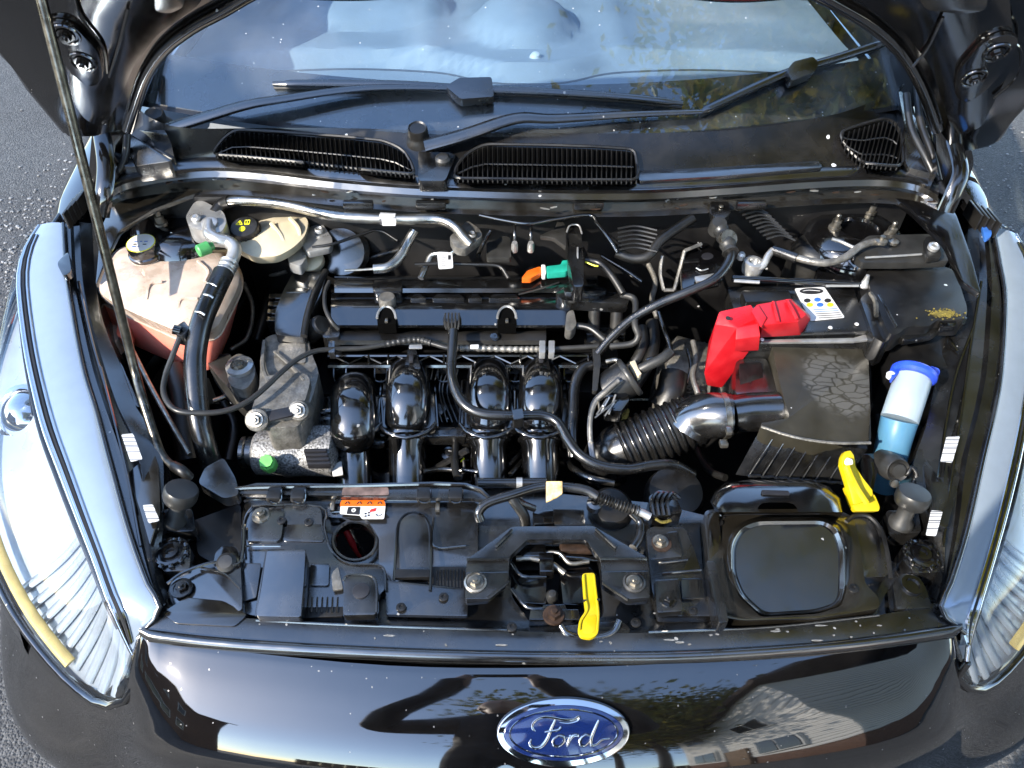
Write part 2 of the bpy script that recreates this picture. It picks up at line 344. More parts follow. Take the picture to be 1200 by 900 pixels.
def cracked(m, scale, lo, hi):
    """dried puddle: pale cells with dark cracks inside a ragged oval on the lid"""
    N = m.node_tree.nodes; L = m.node_tree.links; b_ = N['Principled BSDF']; tc = N.new('ShaderNodeTexCoord')
    mp = N.new('ShaderNodeMapping'); mp.inputs['Rotation'].default_value = (0, 0, R(-35)); mp.inputs['Scale'].default_value = (1, 2.1, 1); L.new(tc.outputs['Object'], mp.inputs[0])
    nz = N.new('ShaderNodeTexNoise'); nz.inputs['Scale'].default_value = 50; L.new(tc.outputs['Object'], nz.inputs['Vector'])
    wv = N.new('ShaderNodeVectorMath'); wv.operation = 'MULTIPLY_ADD'; wv.inputs[1].default_value = (.012, .012, .012); L.new(nz.outputs['Color'], wv.inputs[0]); L.new(mp.outputs[0], wv.inputs[2])
    v = N.new('ShaderNodeTexVoronoi'); v.feature = 'DISTANCE_TO_EDGE'; v.inputs['Scale'].default_value = scale; L.new(wv.outputs[0], v.inputs['Vector'])
    ed = N.new('ShaderNodeMapRange'); ed.inputs[1].default_value = .02; ed.inputs[2].default_value = .09; L.new(v.outputs[0], ed.inputs[0])
    sp = N.new('ShaderNodeVectorMath'); sp.operation = 'MULTIPLY_ADD'; sp.inputs[1].default_value = (1, .75, 0); sp.inputs[2].default_value = (-.036, -.012, 0); L.new(tc.outputs['Object'], sp.inputs[0])
    ln = N.new('ShaderNodeVectorMath'); ln.operation = 'LENGTH'; L.new(sp.outputs[0], ln.inputs[0])
    ad = N.new('ShaderNodeMath'); ad.operation = 'MULTIPLY_ADD'; ad.inputs[1].default_value = .03; L.new(nz.outputs[0], ad.inputs[0]); L.new(ln.outputs['Value'], ad.inputs[2])
    msk = N.new('ShaderNodeMapRange'); msk.inputs[1].default_value = .070; msk.inputs[2].default_value = .058; L.new(ad.outputs[0], msk.inputs[0])
    ml = N.new('ShaderNodeMath'); ml.operation = 'MULTIPLY'; L.new(ed.outputs[0], ml.inputs[0]); L.new(msk.outputs[0], ml.inputs[1])
    src = b_.inputs['Base Color'].links[0].from_socket
    mx = N.new('ShaderNodeMix'); mx.data_type = 'RGBA'; L.new(ml.outputs[0], mx.inputs[0]); L.new(src, mx.inputs[6]); mx.inputs[7].default_value = (*hi, 1); L.new(mx.outputs[2], b_.inputs['Base Color'])
cracked(M['lid'], 40, None, (.07, .068, .06))
M['cowl'] = mat('weathered_cowl_plastic', (.0032, .0032, .0036), .26, rvar=.06, dust=.08, dscale=12, specks=.2, sscale=36, ior=1.6, spec=.5)
M['bar'] = barcode('barcode_print', 420, 1)
M['sandpatch'] = mat('dried_water_marks', (.055, .052, .044), .45, nvar=.6, nscale=150)

# ================================================================ ground
def grid_obj(name, x0, x1, y0, y1, z, mat, step=None):
    bm = bmesh.new(); vs = [bm.verts.new(p) for p in ((x0, y0, z), (x1, y0, z), (x1, y1, z), (x0, y1, z))]; bm.faces.new(vs)
    return finish(bm, name, mat, centre=False, smooth=0)
def asphalt(name, a, b, sc, patch):
    m = mat(name, a, .8, nvar=.3, nscale=2, coords='Object'); N = m.node_tree.nodes; L = m.node_tree.links; bs = N['Principled BSDF']
    tc = N.new('ShaderNodeTexCoord'); v = N.new('ShaderNodeTexVoronoi'); v.inputs['Scale'].default_value = sc; L.new(tc.outputs['Object'], v.inputs['Vector'])
    sp = N.new('ShaderNodeSeparateColor'); L.new(v.outputs['Color'], sp.inputs[0])
    mr = N.new('ShaderNodeMapRange'); mr.inputs[1].default_value = .35; mr.inputs[2].default_value = 1; mr.inputs[4].default_value = patch; L.new(sp.outputs[0], mr.inputs[0])
    src = bs.inputs['Base Color'].links[0].from_socket
    mx = N.new('ShaderNodeMix'); mx.data_type = 'RGBA'; L.new(mr.outputs[0], mx.inputs[0]); L.new(src, mx.inputs[6]); mx.inputs[7].default_value = (*b, 1); L.new(mx.outputs[2], bs.inputs['Base Color'])
    bp = N.new('ShaderNodeBump'); bp.inputs['Strength'].default_value = 1; bp.inputs['Distance'].default_value = .003; L.new(v.outputs['Distance'], bp.inputs['Height']); bp.invert = True
    L.new(bp.outputs[0], bs.inputs['Normal']); bs.inputs['Roughness'].default_value = .6
    return m
M['asphalt'] = asphalt('worn_asphalt', (.036, .036, .037), (.11, .11, .11), 190, .7)
M['asphalt2'] = asphalt('coarse_asphalt', (.045, .045, .046), (.26, .26, .25), 62, .8)
g = grid_obj('ground', -150, 150, -150, 150, 0, M['asphalt']); tag(g, 'worn grey asphalt driveway under and around the car', 'ground', kind='structure')
# ragged band of loose stones along the left of the car
def stones(name, area, n, smin, smax, label):
    bm = bmesh.new(); rnd = random.Random(3)
    base = bmesh.new(); bmesh.ops.create_icosphere(base, subdivisions=1, radius=1); bv = [v.co.copy() for v in base.verts]; bf = [[v.index for v in f.verts] for f in base.faces]; base.free()
    for _ in range(n):
        x, y = area(rnd); s = rnd.uniform(smin, smax); q = Matrix.Rotation(rnd.uniform(0, 6.3), 3, 'Z')
        sx, sy, sz = s*rnd.uniform(.7, 1.4), s*rnd.uniform(.7, 1.2), s*rnd.uniform(.4, .8)
        vs = [bm.verts.new(Vector((x, y, sz*.35)) + q @ Vector((c.x*sx, c.y*sy, c.z*sz))*rnd.uniform(.85, 1.1)) for c in bv]
        for f in bf: bm.faces.new([vs[i] for i in f])
    me = bpy.data.meshes.new(name); bm.to_mesh(me); bm.free(); me.materials.append(M['stone'])
    o = link(name, me); tag(o, label, 'gravel', kind='stuff'); return o
M['stone'] = mat('grey_stone_chips', (.2, .2, .2), .65, nvar=.6, nscale=25)
def areaL(r):
    t = r.random(); y = .9+2.6*t; return (-1.75+.35*r.gauss(0, .6)-.25*math.sin(y*2.1)+.25*(y-2), y)
stones('loose_gravel', areaL, 3600, .003, .008, 'loose grey stone chips scattered along the driveway edge beside the car')
def areaR(r): return (r.uniform(1.15, 3.4), r.uniform(.2, 3.6))
stones('loose_gravel', areaR, 2500, .002, .006, 'fine pale stone chips on the sunny side of the driveway')

# ================================================================ the car
car = thing('car', (0, 1.6, 0), 'black hatchback parked with its bonnet propped open', 'car')

# ---- bumper skin (glossy black nose)
BROWS = [
 [(0, -.046, .706), (.2, -.040, .706), (.4, -.017, .706), (.47, -.005, .706), (.512, .005, .706), (.56, .040, .63), (.63, .085, .60), (.69, .145, .59), (.74, .225, .58), (.765, .34, .56), (.775, .52, .55)],
 [(0, -.058, .701), (.2, -.052, .701), (.4, -.028, .701), (.47, -.015, .701), (.514, -.004, .699), (.565, .026, .628), (.638, .071, .60), (.70, .132, .592), (.752, .212, .583), (.78, .332, .565), (.79, .52, .555)],
 [(0, -.094, .682), (.2, -.087, .682), (.4, -.062, .681), (.47, -.047, .680), (.524, -.030, .668), (.575, .000, .615), (.65, .045, .60), (.72, .11, .592), (.775, .19, .585), (.81, .32, .57), (.82, .52, .56)],
 [(0, -.134, .652), (.2, -.126, .652), (.4, -.100, .650), (.48, -.080, .644), (.54, -.050, .622), (.60, -.022, .60), (.675, .028, .59), (.745, .096, .585), (.805, .178, .575), (.84, .31, .56), (.85, .52, .55)],
 [(0, -.163, .60), (.2, -.155, .60), (.4, -.130, .597), (.5, -.104, .585), (.57, -.066, .56), (.64, -.030, .55), (.715, .022, .545), (.785, .095, .54), (.835, .18, .53), (.86, .32, .52), (.866, .52, .52)],
 [(0, -.172, .47), (.2, -.163, .47), (.4, -.142, .468), (.52, -.105, .455), (.61, -.085, .45), (.70, -.055, .45), (.775, .0, .45), (.825, .08, .45), (.852, .18, .45), (.865, .32, .45), (.868, .52, .45)],
 [(0, -.150, .33), (.2, -.142, .33), (.4, -.120, .33), (.52, -.095, .33), (.61, -.075, .33), (.70, -.045, .33), (.772, .01, .33), (.82, .09, .33), (.846, .19, .33), (.86, .33, .33), (.865, .52, .33)],
 [(0, -.10, .2), (.2, -.09, .2), (.4, -.07, .2), (.52, -.05, .2), (.61, -.03, .2), (.70, 0, .2), (.76, .05, .2), (.80, .12, .2), (.83, .22, .2), (.85, .35, .2), (.855, .52, .2)]]
cols = [cat([Vector((-x, y, z)) for x, y, z in r[::-1]] + [Vector((x, y, z)) for x, y, z in r[1:]], 4) for r in BROWS]
rings = [cat([c[i] for c in cols], 4) for i in range(len(cols[0]))]
bumper = loft('bumper', rings, M['paint'], car, closed=False, smooth=60)
# grille slot under the nose
lg = [[Vector((x, -.046-.13+.10*(x/.5)**2, z)) for x in [i*.05-.4 for i in range(17)]] for z in (.30, .33, .36, .39, .42)]
loft('lower_grille', lg, M['plm'], car, closed=False, solid=.004)

# ---- oval badge on the nose
bc = U(660, 857, .6725); bn = Vector((0, -.58, .81)).normalized(); bx = Vector((1, 0, 0)); by = bn.cross(bx)
badge = thing('badge', bc, None, None); badge.parent = car; badge.location = bc - WL[car]
def oval(name, a, b, h0, h1, mat_, a2=None, b2=None, seg=64):
    rings = []
    for rr, hh in ((1.0, h0), (1.0, (h0+h1)/2), (.985, h1-.0006), (.96, h1)):
        rings.append([bc + bx*(a*rr*math.cos(2*math.pi*k/seg)) + by*(b*rr*math.sin(2*math.pi*k/seg)) + bn*hh for k in range(seg)])
    return loft(name, rings, mat_, badge, smooth=50)
oval('chrome_rim', .079, .0385, -.004, .006, M['chrome'])
oval('blue_field', .0715, .0315, .004, .0068, M['badgeblue'])
def ring_line(name, a, b, w, h, mat_):
    P = [bc + bx*(a*math.cos(2*math.pi*k/72)) + by*(b*math.sin(2*math.pi*k/72)) + bn*h for k in range(73)]
    bm = bmesh.new(); sweep(bm, P, w, 6, caps=False); return finish(bm, name, mat_, badge, smooth=50)
ring_line('chrome_line', .0635, .0262, .0010, .0072, M['chrome'])
S = .0016
script = [  # strokes of the lettering in badge units (x right, y up)
    [(-21, 2), (-23, 5), (-21, 9), (-15, 11.5), (-8, 11), (0, 9.5), (7, 9.5), (11, 11.5), (10, 9), (4, 7.5), (-3, 8)],
    [(-6, 10), (-9, 4), (-12, -3), (-16, -8), (-21, -9.5), (-25, -7), (-24, -3.5)],
    [(-14, 1.5), (-9, 2.2), (-4, 3), (-2, 5)],
    [(-4, -1), (-8, -4), (-8, -8), (-4, -9), (0, -6), (0, -2), (-4, -1), (0, -3), (5, -2)],
    [(5, -1), (3.5, -5), (2, -9)], [(4, -5), (7, -1.5), (10, -1.2), (11, -2.5)],
    [(20, -2), (16, -1), (12, -4), (11.5, -8), (15, -9), (19, -5.5), (21, -1)],
    [(26, 9), (23, 3), (20, -4), (20, -8.5), (24, -8), (28, -5), (34, -4)]]
bm = bmesh.new()
for st in script:
    P = cat([bc + bx*(x*S) + by*((y-.3)*S) + bn*.0074 for x, y in st], 6)
    sweep(bm, P, lambda t: .0009+.0011*math.sin(math.pi*min(1, max(0, t)))**.6, 6, flat=.6)
finish(bm, 'lettering', M['chrome'], badge, smooth=60)

# ---- headlights
def hz(py): 
    pts = [(200, .87), (262, .845), (400, .80), (560, .765), (712, .728), (760, .69), (815, .648), (900, .6)]
    for (a, za), (b, zb) in zip(pts, pts[1:]):
        if py <= b: return za+(zb-za)*(py-a)/(b-a)
    return pts[-1][1]
def headlight(side, inner, groove, outer, proj, ribs_px, amb):
    root = thing('headlight', U(*proj, .68), None, None); root.parent = car; root.location = WL[root]-WL[car]
    N_ = 34
    def resamp(c): return cat([Vector((x, y, 0)) for x, y in c], 10)
    def pick(c, t):
        L_ = [0]
        for a, b in zip(c, c[1:]): L_.append(L_[-1]+(b-a).length)
        s = t*L_[-1]
        for i in range(len(c)-1):
            if s <= L_[i+1]+1e-9: return c[i].lerp(c[i+1], (s-L_[i])/max(1e-9, L_[i+1]-L_[i]))
        return c[-1]
    ci, cg = resamp(inner), resamp(groove); ge_ = groove[-1]; co = cat([Vector((side*x, y, z)) for x, y, z in outer] + [U(ge_[0], ge_[1]+2, hz(ge_[1])-.006)], 10)
    upper, deep, lensA, lensB, chr1, back = [], [], [], [], [], []
    for k in range(N_+1):
        t = k/N_; a, b, c = pick(ci, t), pick(cg, t), pick(co, t)
        A = U(a.x, a.y, hz(a.y)); B = U(b.x, b.y, hz(b.y)-.004)
        C = c
        mid1 = A.lerp(B, .5)+Vector((0, 0, .004))
        lensA.append([A, A.lerp(B, .15)+Vector((0, 0, .003)), mid1, A.lerp(B, .85)+Vector((0, 0, .002)), B])
        nrm = Vector((side*.35, -.30, .88)).normalized()
        bulge = .022*math.sin(math.pi*t)**.5 if 0 < t < 1 else 0
        row = [B - Vector((0, 0, .004))]
        for j in range(0, 9):
            s = j/8; row.append(B.lerp(C, s) + nrm*(bulge*math.sin(math.pi*s)**.8 if 0 < s < 1 else 0) + Vector((0, 0, .001)))
        lensB.append(row)
        inn = [p - nrm*(.010+.040*math.sin(math.pi*min(.98, max(.02, j/9)))*math.sin(math.pi*min(.97, max(.03, t)))**.6) for j, p in enumerate(row)]
        back.append(inn)
    loft('upper_lens', lensA, M['band'], root, closed=False, smooth=60)
    loft('silver_housing', back, M['lampsilver'], root, closed=False, smooth=60)
    loft('lens', lensB, M['lens'], root, closed=False, smooth=60, solid=.003)
    bm = bmesh.new(); sweep(bm, [r[0]+Vector((0, 0, .003)) for r in lensB], .0035, 8); finish(bm, 'chrome_trim', M['chrome'], root, smooth=50)
    bm = bmesh.new(); sweep(bm, [r[1].lerp(r[2], .35)+Vector((0, 0, -.008)) for r in lensB[2:-3]], .003, 8); finish(bm, 'inner_trim', M['dark'], root, smooth=50)
    bm = bmesh.new(); sweep(bm, [r[0] for r in lensA], .0035, 8); finish(bm, 'rubber_edge', M['pl'], root, smooth=50)
    bm = bmesh.new(); sweep(bm, [r[-1] for r in lensB], .0055, 8); finish(bm, 'outer_edge', M['plg'], root, smooth=50)
    for f_, m_ in ((.80, 'chrome'), (.87, 'dark'), (.94, 'chrome')):
        bm = bmesh.new(); sweep(bm, [r[0].lerp(r[-1], f_)+Vector((0, 0, .0035)) for r in lensA[1:-1]], .0022, 6); finish(bm, 'trim_line', M[m_], root, smooth=50)
    # projector, ribbed corner reflector and amber strip
    pj = U(*proj, .742)
    ax = Vector((side*.15, -.55, .8)).normalized()
    lathe('projector', pj - ax*.02, ax, [(.045, -.02), (.047, .0), (.043, .012), (.036, .014), (.034, .008), (.026, .018), (.012, .026), (.0005, .028)], M['chrome'], root, 28, smooth=50)
    n = 10
    for k in range(n):
        t = k/(n-1); a = Vector(ribs_px[0]).lerp(Vector(ribs_px[1]), t); b = Vector(ribs_px[2]).lerp(Vector(ribs_px[3]), t)
        i_ = min(32, 23+k); P = [back[i_][2]+nrm*.001, back[i_][4]+nrm*.001, back[i_][6]+nrm*.001, back[i_][8]+nrm*.001]
        bm = bmesh.new(); sweep(bm, cat(P, 4), .0085, 8, flat=.55); finish(bm, 'reflector_rib', M['lampsilver'], root, smooth=50)
    bm = bmesh.new(); sweep(bm, [r[-2].lerp(r[-3], .3)-nrm*.009 for r in lensB[14:29]], .0075, 8, flat=.35); finish(bm, 'amber_strip', M['amber'], root, smooth=50)
    return root
headlight(-1,
    [(74, 262), (77, 310), (82, 350), (97, 430), (112, 480), (128, 540), (150, 620), (172, 682), (187, 713), (162, 748)],
    [(46, 264), (29, 292), (21, 330), (28, 400), (40, 460), (52, 505), (70, 552), (90, 604), (110, 655), (128, 705), (147, 748), (159, 772)],
    [(.842, .745, .83), (.860, .63, .805), (.866, .50, .77), (.862, .38, .73), (.842, .26, .69), (.80, .168, .65), (.735, .082, .622), (.662, .014, .605), (.600, -.030, .602), (.556, -.047, .618), (.524, -.040, .645)],
    (18, 482), [(112, 690), (150, 795), (80, 748), (112, 806)],
    [(-8, 620, .61), (18, 680, .605), (50, 735, .60), (80, 775, .60)])
headlight(1,
    [(1164, 268), (1172, 310), (1178, 350), (1174, 430), (1166, 480), (1152, 540), (1134, 620), (1115, 682), (1103, 714), (1131, 742)],
    [(1190, 274), (1210, 310), (1217, 345), (1215, 400), (1208, 460), (1198, 520), (1182, 590), (1164, 655), (1148, 708), (1137, 748), (1133, 774)],
    [(.842, .745, .83), (.860, .63, .805), (.866, .50, .77), (.862, .38, .73), (.842, .26, .69), (.80, .168, .65), (.735, .082, .622), (.662, .014, .605), (.600, -.030, .602), (.556, -.047, .618), (.524, -.040, .645)],
    (1238, 482), [(1165, 690), (1142, 790), (1200, 748), (1172, 805)],
    [(1258, 620, .61), (1240, 680, .605), (1214, 735, .60), (1192, 772, .60)])

# ---- painted skin between the lower edge of each lamp and the bumper
for s in (-1, 1):
    up = cat([Vector((s*x, y, z)) for x, y, z in ((.862, .56, .775), (.862, .50, .763), (.858, .38, .723), (.838, .26, .684), (.796, .170, .645), (.732, .085, .617))], 5)
    lo = cat([Vector((s*x, y, z)) for x, y, z in ((.867, .56, .50), (.866, .50, .51), (.862, .36, .515), (.842, .215, .525), (.793, .115, .54), (.722, .042, .55))], 5)
    loft('lamp_surround', [[u, u.lerp(l, .3)+Vector((s*.004, -.003, 0)), u.lerp(l, .65)+Vector((s*.004, -.003, 0)), l] for u, l in zip(up, lo)], M['paint'], car, closed=False, smooth=60)
# ---- front wings, doors and cabin shell
for s in (-1, 1):
    rows = []
    for y, xi, zi in ((.50, .862, .60), (.56, .862, .70), (.64, .860, .775), (.72, .846, .815), (.765, .80, .862), (.86, .785, .885), (1.0, .765, .91), (1.2, .73, .94), (1.5, .725, .95), (2.2, .73, .97), (3.0, .71, .99), (3.5, .60, 1.0)):
        xo = .868-max(0, (y-2.6))*.18
        rows.append([Vector((s*xi, y, zi-.03)), Vector((s*xi, y, zi)), Vector((s*(xi*.45+xo*.55), y, zi-.008)), Vector((s*(xo-.005), y, zi-.035)), Vector((s*xo, y, zi-.09)), Vector((s*xo, y, .45)), Vector((s*(xo-.015), y, .25))])
    loft('front_wing', rows, M['paint'], car, closed=False, smooth=50)
    wh = Vector((s*.80, .55, .30)); 
    w = lathe('wheel', wh, (s, 0, 0), [(.18, -.10), (.285, -.095), (.298, -.07), (.30, .03), (.29, .055), (.2, .06), (.19, .04), (.1, .035), (.0005, .05)], M['rub'], car, 40)
    wh2 = Vector((s*.80, 3.05, .30)); lathe('wheel', wh2, (s, 0, 0), [(.18, -.10), (.285, -.095), (.298, -.07), (.30, .03), (.29, .055), (.2, .06), (.19, .04), (.1, .035), (.0005, .05)], M['rub'], car, 40)
    # pillar
    P = [Vector((s*.715, .80, .985)), Vector((s*.69, 1.0, 1.12)), Vector((s*.645, 1.25, 1.27)), Vector((s*.60, 1.5, 1.385))]
    bm = bmesh.new(); sweep(bm, cat(P, 6), .033, 10, flat=.7); finish(bm, 'windscreen_pillar', M['paint'], car, smooth=50)
    side = [[Vector((s*.73, y, .95)), Vector((s*(.73-.05*min(1, (y-1.0)/.5)-.05), y, .95+(.45*min(1, (y-.85)/.65))*(1 if y < 3 else .55)))] for y in (1.0, 1.25, 1.5, 2.0, 2.5, 3.0, 3.4)]
    loft('side_glass', side, M['plg'], car, closed=False, solid=.004)
rf = [[Vector((x*(1-.1*max(0, y-2.2)), y, 1.40+.05*(1-(x/.62)**2)*1.0+.03*math.sin(math.pi*(y-1.4)/2.2) - .06*max(0, y-2.8))) for x in [i*.1-.6 for i in range(13)]] for y in (1.47, 1.7, 2.0, 2.4, 2.8, 3.2, 3.5)]
loft('roof', rf, M['paint'], car, closed=False, solid=.02)
tg = [[Vector((x, 3.5+.1*t, 1.36-.45*t)) for x in (-.56, -.3, 0, .3, .56)] for t in (0, .5, 1)]
loft('tailgate_glass', tg, M['plg'], car, closed=False, solid=.005)
tb = [[Vector((x, 3.6+.06*t-.1*(x/.7)**4, .93-.7*t)) for x in (-.72, -.4, 0, .4, .72)] for t in (0, .3, .6, 1)]
loft('tailgate', tb, M['paint'], car, closed=False, solid=.01)
box('cabin_floor', (0, 2.2, .40), (1.4, 2.4, .02), M['seat'], car)

# ---- windscreen, its black border, dashboard behind it
def glass_pt(x, v):
    xx = x*(1-.13*v); k = (x/.66)
    y = .765+.085*k*k + v*.80; z = .972+.018*k*k + v*.415 + .028*math.sin(math.pi*v)
    return Vector((xx, y, z))
loft('windscreen', [[glass_pt(i*.045-.72, v) for i in range(33)] for v in [j/12 for j in range(13)]], M['glass'], car, closed=False, solid=.004, smooth=60)
loft('glass_border', [[glass_pt(i*.045-.72, v)-Vector((0, .004, .008)) for i in range(33)] for v in (0, .03, .06, .09, .115)], M['frit'], car, closed=False, smooth=60)
def dash_z(x, y):
    z = .93+.02*math.exp(-((y-.95)/.15)**2)
    st = min(1, max(0, (y-(1.10-.05*math.exp(-(x/.13)**4)-.02*math.cos(x*9)))/.025)); z += .034*st*st*(3-2*st)
    z += .055*max(0, 1-(x/.11)**2-((y-1.27)/.13)**2)**.5
    z += .05*max(0, 1-((x+.36)/.2)**2-((y-1.36)/.12)**2)**.5
    z += .012*math.exp(-((abs(x)-.2)/.03)**2)*st
    return z-.05*max(0, abs(x)-.55)
dr = [[Vector((i*.02-.68, y, dash_z(i*.02-.68, y)))for i in range(69)] for y in [.84+.012*j for j in range(52)]]
dr.append([Vector((v.x, v.y+.03, v.z-.12)) for v in dr[-1]]); dr.append([Vector((v.x, v.y+.02, v.z-.35)) for v in dr[-1]])
dash = loft('dashboard', dr, M['dash'], car, closed=False, smooth=50)
bm = bmesh.new(); sweep(bm, [Vector((x_, y_, dash_z(x_, y_)+.001)) for x_, y_ in [(i*.02-.62, 1.092-.05*math.exp(-((i*.02-.62)/.13)**4)-.02*math.cos((i*.02-.62)*9)) for i in range(63)]], .0022, 6); finish(bm, 'dash_seam', M['seat'], car)
sp_ = U(627, 83, .945); lathe('light_sensor', Vector((sp_.x, sp_.y, dash_z(sp_.x, sp_.y)-.002)), (0, -.2, 1), [(.012, 0), (.012, .004), (.008, .010), (.0005, .012)], M['white'], car, 16)
for x in (-.36, .36):
    box('seat_backrest', (x, 2.0, .85), (.46, .14, .62), M['seat'], car, .05, Matrix.Rotation(R(-15), 3, 'X'))
    box('headrest', (x, 2.1, 1.24), (.26, .1, .18), M['seat'], car, .04)
swc = Vector((-.36, 1.52, .93)); sx_, sy_, sa_ = frame((0, -.8, .5))
bm = bmesh.new(); sweep(bm, [swc+sx_*(.18*math.cos(k*math.pi/16))+sy_*(.18*math.sin(k*math.pi/16)) for k in range(33)], .014, 8, caps=False); finish(bm, 'steering_wheel', M['rub'], car)

# ---- bonnet, propped open
PHI = R(63); bp0 = Vector((0, .715, .972)); bdir = Vector((0, -math.cos(PHI), math.sin(PHI))); bnrm = Vector((0, -math.sin(PHI), -math.cos(PHI)))
def BP(px, py, off=0): return PL(px, py, bp0 + bnrm*off, bnrm)
def bw(x, s, off=0): return bp0 + Vector((x, 0, 0)) + bdir*s + bnrm*off
bonnet = thing('bonnet', bp0, None, None); bonnet.parent = car; bonnet.location = bp0-WL[car]
arcL = [(150, 150), (160, 118), (172, 85), (193, 55), (225, 30), (262, 10), (300, -12)]
arcR = [(950, -12), (985, 6), (1022, 28), (1052, 55), (1072, 85), (1086, 115), (1098, 150)]
AL = [BP(*p) for p in arcL]; AR = [BP(*p) for p in arcR]
mid = cat([AL[-2], AL[-1], bw(-.22, .335), bw(0, .36), bw(.22, .335), AR[0], AR[1]], 5)[5:-5]
cl = BP(80, 160); cr = BP(1140, 176)
side_l = [cl, BP(40, 112), BP(0, 62)]; side_r = [cr, BP(1166, 168), BP(1200, 126)]
top = [bw(-.80, .45), bw(-.78, .62), bw(-.70, .78), bw(-.5, .86), bw(-.25, .90), bw(0, .91), bw(.25, .90), bw(.5, .86), bw(.70, .78), bw(.78, .62), bw(.80, .45)]
outl = side_l + top + side_r[::-1] + [BP(1120, 178)] + AR[::-1] + mid[::-1][1:-1] + AL[::-1] + [BP(110, 160)]
outl2 = []
for p in outl:
    if not outl2 or (p-outl2[-1]).length > .004: outl2.append(p)
plate3('inner_panel', outl2, -bnrm*.006, M['dimpaint'], bonnet, .0015)
plate3('outer_skin', [p - bnrm*.03 for p in outl2], -bnrm*.004, M['paint'], bonnet, .001)
bm = bmesh.new(); sweep(bm, [p - bnrm*.012 for p in cat(side_l+top+side_r[::-1], 3)], .014, 8, flat=.5); finish(bm, 'hemmed_edge', M['paint'], bonnet, smooth=50)
arc = AL + mid[1:-1] + AR
bm = bmesh.new(); sweep(bm, [p + bnrm*.002 for p in cat(arc, 3)], .009, 8); finish(bm, 'rear_lip', M['plg'], bonnet, smooth=50)
# stamped stiffener that runs beside the arch, and hinge plates with studs
def stiff(o, i_, name):
    L_ = [BP(*p, .016) for p in rp(o, 10)]; plate3(name, L_, -bnrm*.018, M['dimpaint'], bonnet, .007, segs=3)
stiff([(20, -30), (60, -40), (150, -30), (250, -40), (235, 5), (185, 40), (158, 75), (140, 118), (122, 150), (98, 140), (52, 60)], None, 'stiffener')
stiff([(1180, -30), (1120, -40), (1050, -30), (975, -40), (1015, 8), (1062, 40), (1092, 80), (1104, 118), (1118, 160), (1150, 150), (1190, 70)], None, 'stiffener')
for pts in ([(48, 30), (66, 26), (88, 32), (116, 62), (122, 92), (108, 104), (88, 92), (66, 62)], [(1196, 45), (1178, 40), (1152, 50), (1122, 84), (1118, 112), (1132, 122), (1152, 110), (1178, 82)]):
    plate3('hinge_plate', [BP(*p, .024) for p in rp(pts, 10)], -bnrm*.007, M['dimpaint'], bonnet, .003)
for p in ((77, 41), (97, 73), (1168, 62), (1142, 92)):
    bolt(BP(*p, .0245), .0075, M['plg'], bonnet, -bnrm*-1)
    bm = bmesh.new(); c_ = BP(*p, .025); a_, b_, n_ = frame(bnrm); sweep(bm, [c_+a_*(.016*math.cos(k*math.pi/10))+b_*(.016*math.sin(k*math.pi/10)) for k in range(21)], .002, 6, caps=False); finish(bm, 'bolt_ring', M['plg'], bonnet, smooth=50)
for l in ([(85, -20), (95, 20), (120, 55), (125, 85)], [(1180, 45), (1196, 60), (1192, 90), (1165, 115)], [(1105, 20), (1088, 55), (1070, 78)], [(150, 10), (140, 50), (128, 90)]): tube('pressing_line', [BP(x, y, .02) for x, y in l], .0022, M['plg'], bonnet, world=True, seg=6)
gr_ = [BP(*p, .022) for p in rp([(1060, -30), (1110, -36), (1160, -30), (1156, 12), (1130, 17), (1085, 12)], 8)]
plate3('sound_pad_corner', gr_, -bnrm*.008, M['brown'], bonnet, .003)
plate3('sound_pad_corner', [BP(*p, .022) for p in rp([(178, -30), (212, -34), (216, 8), (200, 16), (182, 14)], 6)], -bnrm*.008, M['brown'], bonnet, .003)
# hinges
for s, pts, lobe in ((-1, [(118, 148, .995), (124, 190, .965), (122, 225, .935), (118, 252, .90)], [(108, 150), (140, 130), (150, 165), (136, 200), (140, 240), (112, 250), (104, 200)]),
               (1, [(1118, 165, .99), (1126, 200, .965), (1118, 225, .94), (1108, 248, .91)], [(1096, 150), (1132, 148), (1142, 190), (1134, 215), (1120, 240), (1094, 230), (1098, 200)])):
    tube('bonnet_hinge', pts, .014, M['dimpaint'], car, seg=8, flat=.5)
    plate3('hinge_bracket', [VY(*p, .745) for p in rp(lobe, 8)], (0, .012, 0), M['dimpaint'], car, .003)
# ---- prop rod
top_ = BP(44, -18, .02)
P = [U(219, 556, .742), U(206, 549, .742), U(190, 534, .744), U(180, 508, .76), U(168, 470, .79), U(157, 430, .815), U(105, 240, .815).lerp(top_, .42)]
lowr = U(157, 430, .815)
P = P[:6] + [lowr.lerp(top_, t) for t in (.2, .4, .6, .8, 1)]
bm = bmesh.new(); sweep(bm, cat(P, 6), .0066, 12); finish(bm, 'prop_rod', M['rod'], car, smooth=60)
tube('prop_rod_clip', [(222, 560, .735), (214, 552, .748), (204, 546, .744)], .0075, M['plm'], car)

